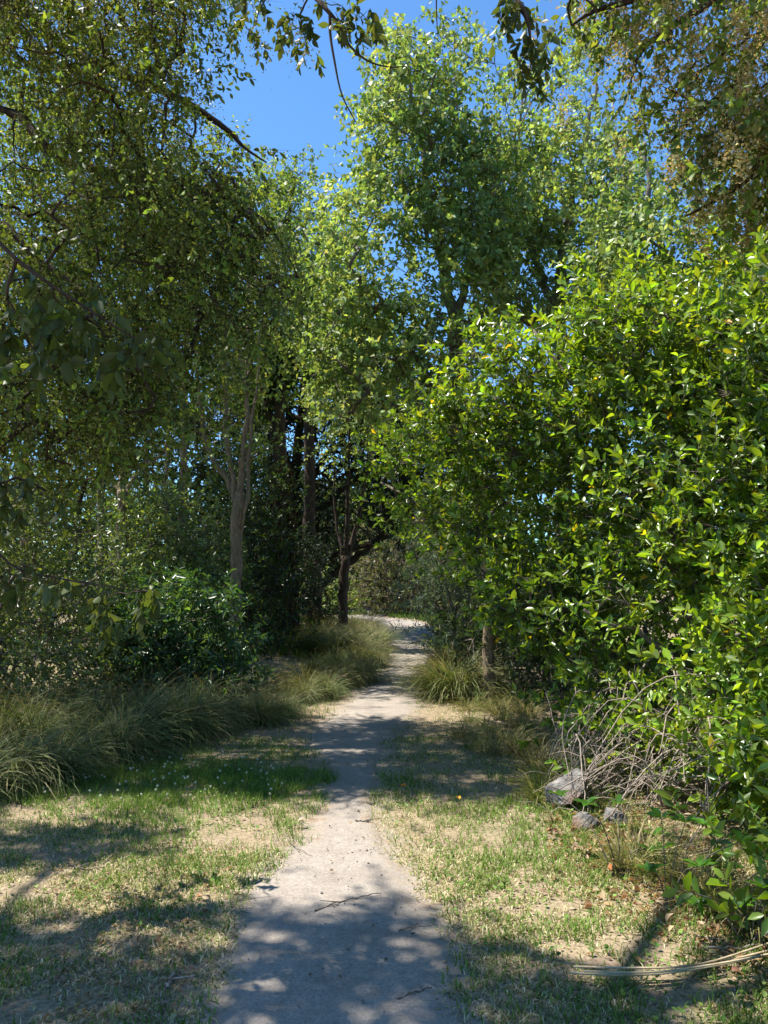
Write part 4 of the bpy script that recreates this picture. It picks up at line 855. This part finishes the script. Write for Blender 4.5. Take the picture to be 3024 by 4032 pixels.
# ------------------------------------------------------------------ rocks, sticks, litter
def rock(name, label, g, size, seed):
    import bmesh
    bm = bmesh.new(); bmesh.ops.create_icosphere(bm, subdivisions=4, radius=1.0)
    V = np.array([v.co[:] for v in bm.verts]); 
    f = 1 + .5 * (noise3(V * 1.1 + seed * 3.1, seed) - .5) + .25 * (noise3(V * 2.9 + seed, seed + 3) - .5) + .1 * (noise3(V * 7 + seed, seed + 4) - .5)
    Vn = V * f[:, None]
    for k in range(16):                                  # broken facets
        d = rdir(1)[0]; h = .5 + .28 * rng.random(); s_ = Vn @ d; q = s_ > h; Vn[q] -= d * ((s_[q] - h) * .97)[:, None]
    Vn += rng.normal(size=Vn.shape) * .012 + unit(Vn) * (.12 * (noise3(Vn * 5 + seed, seed + 6) - .5))[:, None]
    Vn = Vn * np.array(size)
    for v, c in zip(bm.verts, Vn): v.co = c
    me = bpy.data.meshes.new(name); bm.to_mesh(me); bm.free(); me.materials.append(M_rock)
    o = obj(name, me, None, label, 'rock', 'rocks at the lawn edge', None, (g[0], g[1], g[2] + size[2] * .38)); o.rotation_euler = (.1, .15, seed)
r = G(2235, 3190); rock('rock', 'large pale grey rock half under the bare twigs', r + [0, .05, 0.07], (.17, .16, .15), 2)
r = G(2290, 3260); rock('rock', 'smaller brownish rock resting against the grey one', r + [0.02, 0, 0], (.13, .12, .09), 5)
r = G(2420, 3240); rock('rock', 'low dark rock in the shade of the twig tangle', r, (.12, .11, .07), 8)

def stick(name, label, pxs, rad, mat=M_twig, forks=1, cat='stick', group=None, lift=.012):
    pts = np.array([G(u, v) for u, v in pxs]); pts[:, 2] = hgt(pts[:, 0], pts[:, 1]) + lift + rad
    c = pts.mean(0); q = smooth_line(pts, 14) - c; q[1:-1] += rng.normal(size=(12, 3)) * rad * .8
    mb = MB(); tube(mb, q, np.linspace(rad, rad * .5, 14), 6, rough=.12)
    for k in range(forks):
        i0 = int(rng.integers(4, 11)); e = q[i0] + np.array([.09 * rng.normal(), .05 * rng.normal(), .015]); tube(mb, np.linspace(q[i0], e, 4), np.linspace(rad * .7, rad * .3, 4), 5)
    return obj(name, mb.mesh(name, mat, True), None, label, cat, group, None, tuple(c))
stick('stick', 'thin forked stick lying across the sunlit dirt path', [(1240, 3600), (1330, 3565), (1420, 3545), (1500, 3530)], .004, M_barkg)
stick('stick', 'crooked dark twig on the dry lawn', [(260, 3400), (330, 3425), (410, 3420)], .006, M_barkg)
stick('stick', 'short stick in the shaded lawn beside a scuffed soil patch', [(660, 3910), (672, 3870), (690, 3845)], .008, M_twig)
stick('stick', 'small curved twig in the shade on the path edge', [(1570, 3680), (1620, 3665), (1650, 3650)], .004, M_barkg)
stick('stick', 'long thin stick on the shaded path', [(1560, 3950), (1630, 3925), (1700, 3905)], .004, M_barkg)
stick('stick', 'pale dry stalk beside the path in the sun', [(1120, 3290), (1160, 3340), (1230, 3380)], .003, M_twig, 0)
stick('stick', 'short dark twig on the narrow part of the path', [(1400, 3240), (1440, 3245), (1460, 3242)], .006, M_barkg)
stick('stick', 'pale straight stick near the shrub foot', [(2740, 3755), (2880, 3752), (3080, 3740)], .007, M_twig, 0)
stick('stick', 'thin straw-coloured stick slanting over dry litter', [(2580, 3640), (2700, 3690), (2860, 3720)], .004, M_twig, 0)
stick('stick', 'fine pale twig lying below the bare tangle', [(2140, 3300), (2220, 3320), (2300, 3345)], .005, M_twig, 0)
rt = thing('dry_frond', 'long bundle of dry straw-coloured strap leaves on the lawn', 'frond', G(2600, 3850))
for k, (pxs, wd) in enumerate([([(2245, 3862), (2450, 3868), (2700, 3850), (3060, 3765)],  .005), ([(2250, 3870), (2480, 3878), (2720, 3858), (3060, 3790)],  .0045), ([(2260, 3850), (2500, 3856), (2760, 3840), (3060, 3745)],  .004), ([(2300, 3876), (2560, 3880), (2800, 3850), (3060, 3800)],  .004)]):
    pts = np.array([G(u, v) for u, v in pxs]); pts[:, 2] = .03 + .006 * k; q = smooth_line(pts, 16); mb = MB()
    d = unit(np.gradient(q, axis=0)); sd = unit(np.cross(d, np.array([0, 0, 1.]))); wv = wd * np.linspace(1, 1.5, 16)[:, None]
    V = np.stack([q - sd * wv, q + np.array([0, 0, .005]), q + sd * wv, q - np.array([0, 0, .004])], 1).reshape(-1, 3); kk = np.arange(15)[:, None] * 4
    Q = np.concatenate([kk + np.array([[a, (a + 1) % 4, 4 + (a + 1) % 4, 4 + a]]) for a in range(4)]); mb.add(V, None, Q)
    obj('strap_leaf', mb.mesh('strap_leaf', M_dry, True), rt)
PB = []
import bmesh
for k in range(5):
    bm = bmesh.new(); bmesh.ops.create_icosphere(bm, subdivisions=2, radius=1)
    for v in bm.verts: v.co = v.co * (1 + .18 * rng.normal()) ; v.co.z *= .7
    me = bpy.data.meshes.new('pebble'); bm.to_mesh(me); bm.free(); me.materials.append(M_peb); PB.append(me)
for k in range(70):
    v = 3120 + 900 * rng.random() ** 1.1; l_, r_ = np.interp(-v, [-e[0] for e in EDGE], [e[1] for e in EDGE]), np.interp(-v, [-e[0] for e in EDGE], [e[2] for e in EDGE])
    u = l_ + (r_ - l_) * (.08 + .84 * (rng.random() * .6 + .4 * rng.random() ** .4)); g = G(u, v); s_ = .003 + .005 * rng.random() ** 3
    o = obj('pebble', PB[k % 5], None, 'small dark pebble lying on the pale dirt path', 'pebble', 'pebbles on the path', None, (g[0], g[1], .010 + s_ * .2)); o.scale = (s_, s_ * (.7 + .5 * rng.random()), s_); o.rotation_euler = (0, 0, rng.random() * 6)
mb = MB(); n = 3200   # leaf litter along the shrub foot
u = 2150 + 1000 * rng.random(n); v = 3150 + np.clip(u - 2150, 0, 2000) * .55 + 130 * rng.normal(size=n); gp = np.array([G(a, max(b_, 2900)) for a, b_ in zip(u, v)]); gp[:, 2] = .006 + .018 * rng.random(n)
add_leaves(mb, gp, rdir(n) * np.array([1, 1, .3]), np.array([[0, 0, 1.]]) + rdir(n) * .6, .02 + .035 * rng.random(n), vary(np.array([(.30, .20, .10), (.42, .32, .19), (.22, .13, .07)])[rng.integers(0, 3, n)], n, .2, .08), tpl_leaf(.5, .12, .2))
n = 1100; u = 200 + 1000 * rng.random(n); v = 3330 + 700 * rng.random(n); gp = np.array([G(a, b_) for a, b_ in zip(u, v)]); kk = path_signed(gp[:, 0], gp[:, 1]) > .1; gp = gp[kk]; n = len(gp); gp[:, 2] = .008 + .015 * rng.random(n)
add_leaves(mb, gp, rdir(n) * np.array([1, 1, .3]), np.array([[0, 0, 1.]]) + rdir(n) * .6, .015 + .02 * rng.random(n), vary((.34, .25, .15), n, .25, .08), tpl_leaf(.5, .12, .2))
obj('leaf_litter', mb.mesh('leaf_litter', M_seed), None, 'scattered dry brown leaf litter over the lawn edges', 'leaf litter', None, 'stuff')
n = 420; yy = 2.0 + 6 * rng.random(n); xx = (rng.random(n) * 2 - 1) * 1.1; kk = path_signed(xx, yy) < .1; xx, yy = xx[kk], yy[kk]; n = len(xx)
mb = MB(); add_leaves(mb, np.stack([xx, yy, hgt(xx, yy) + .014 + .006 * rng.random(n)], 1), rdir(n) * np.array([1, 1, .2]), np.array([[0, 0, 1.]]) + rdir(n) * .5, .008 + .02 * rng.random(n) ** 2, vary(np.array([(.20, .13, .07), (.34, .26, .17), (.13, .10, .07)])[rng.integers(0, 3, n)], n, .2, .08), tpl_leaf(.45, .12, .2))
obj('path_litter', mb.mesh('path_litter', M_seed), None, 'crumbs of dry leaf scattered on the dirt path', 'leaf litter', None, 'stuff')
mb = MB(); n = 30000; yy = np.sqrt(4 + 60 * rng.random(n)); xx = (rng.random(n) * 2 - 1) * (.65 * yy + .3); kk = (path_signed(xx, yy) > .1) & (rng.random(n) < 1.2 * np.clip(fbm(xx * 2.0, yy * 2.0, 141) * 1.3 + .35 * greenness(xx, yy) - .62, 0, 1) + .25 * (xx > .9) * (yy < 4.2)); xx, yy = xx[kk], yy[kk]; n = len(xx)
add_leaves(mb, np.stack([xx, yy, hgt(xx, yy) + .012 + .03 * rng.random(n)], 1), rdir(n) * np.array([1, 1, .35]), np.array([[0, 0, 1.]]) + rdir(n) * .5, .014 + .016 * rng.random(n), vary(np.array([(.11, .19, .04), (.15, .23, .055), (.20, .26, .08)])[rng.integers(0, 3, n)], n, .2, .08), tpl_lite(.75, .1, .1))
obj('clover_leaves', mb.mesh('clover_leaves', M_grass), None, 'low clover and weed leaves mixed into the lawn', 'weeds', None, 'stuff')
for u, v, c, lab in ((1575, 3122, (.6, .22, .03), 'orange fallen leaf on the sunny lawn by the path'), (1810, 3175, (.62, .36, .05), 'yellow fallen leaf on the sunny right lawn'), (1172, 3262, (.5, .42, .34), 'pale curled fallen leaf on the left lawn'), (2395, 3445, (.5, .16, .06), 'reddish fallen leaf near the shiny seedlings')):
    mb = MB(); V, T = tpl_leaf(.55, .2, .3); mb.add(V * .06, T, None, np.tile(c, (len(V), 1))); g = G(u, v); g[2] = .045
    o = obj('fallen_leaf', mb.mesh('fallen_leaf', M_seed, True), None, lab, 'leaf', 'fallen coloured leaves', None, tuple(g)); o.rotation_euler = (.3, .2, rng.random() * 6)

# ------------------------------------------------------------------ wood beyond
mb = MB(); n = 2100
az = np.where(np.arange(n) < 600, (rng.random(n) * 2 - 1) * .14, (rng.random(n) * 2 - 1) * 1.0); R_ = 46 + 16 * rng.random(n); hh = 6.5 + 2.5 * fbm(az * 9, az * 0, 61) + 5 * np.clip(np.abs(az) - .25, 0, .6) ; zz = .3 + hh * rng.random(n)
c = np.stack([np.sin(az) * R_, np.cos(az) * R_, zz], 1); kk = 26; cc = np.repeat(c, kk, 0) + rng.normal(size=(n * kk, 3)) * np.array([1.1, 1.1, .8]); m = len(cc)
cc[:, 2] = np.maximum(cc[:, 2], .1)
add_leaves(mb, cc, rdir(m), rdir(m) + np.array([0, 0, .8]), .3 + .35 * rng.random(m), vary(np.repeat(np.array([(.05, .08, .025), (.08, .11, .035), (.04, .06, .03)])[rng.integers(0, 3, n)], kk, 0), m, .2, .08), tpl_diamond(.6, .1))
obj('far_wood', mb.mesh('far_wood', M_leaf), None, 'far leafy wood closing the view behind every gap', 'wood', None, 'stuff')
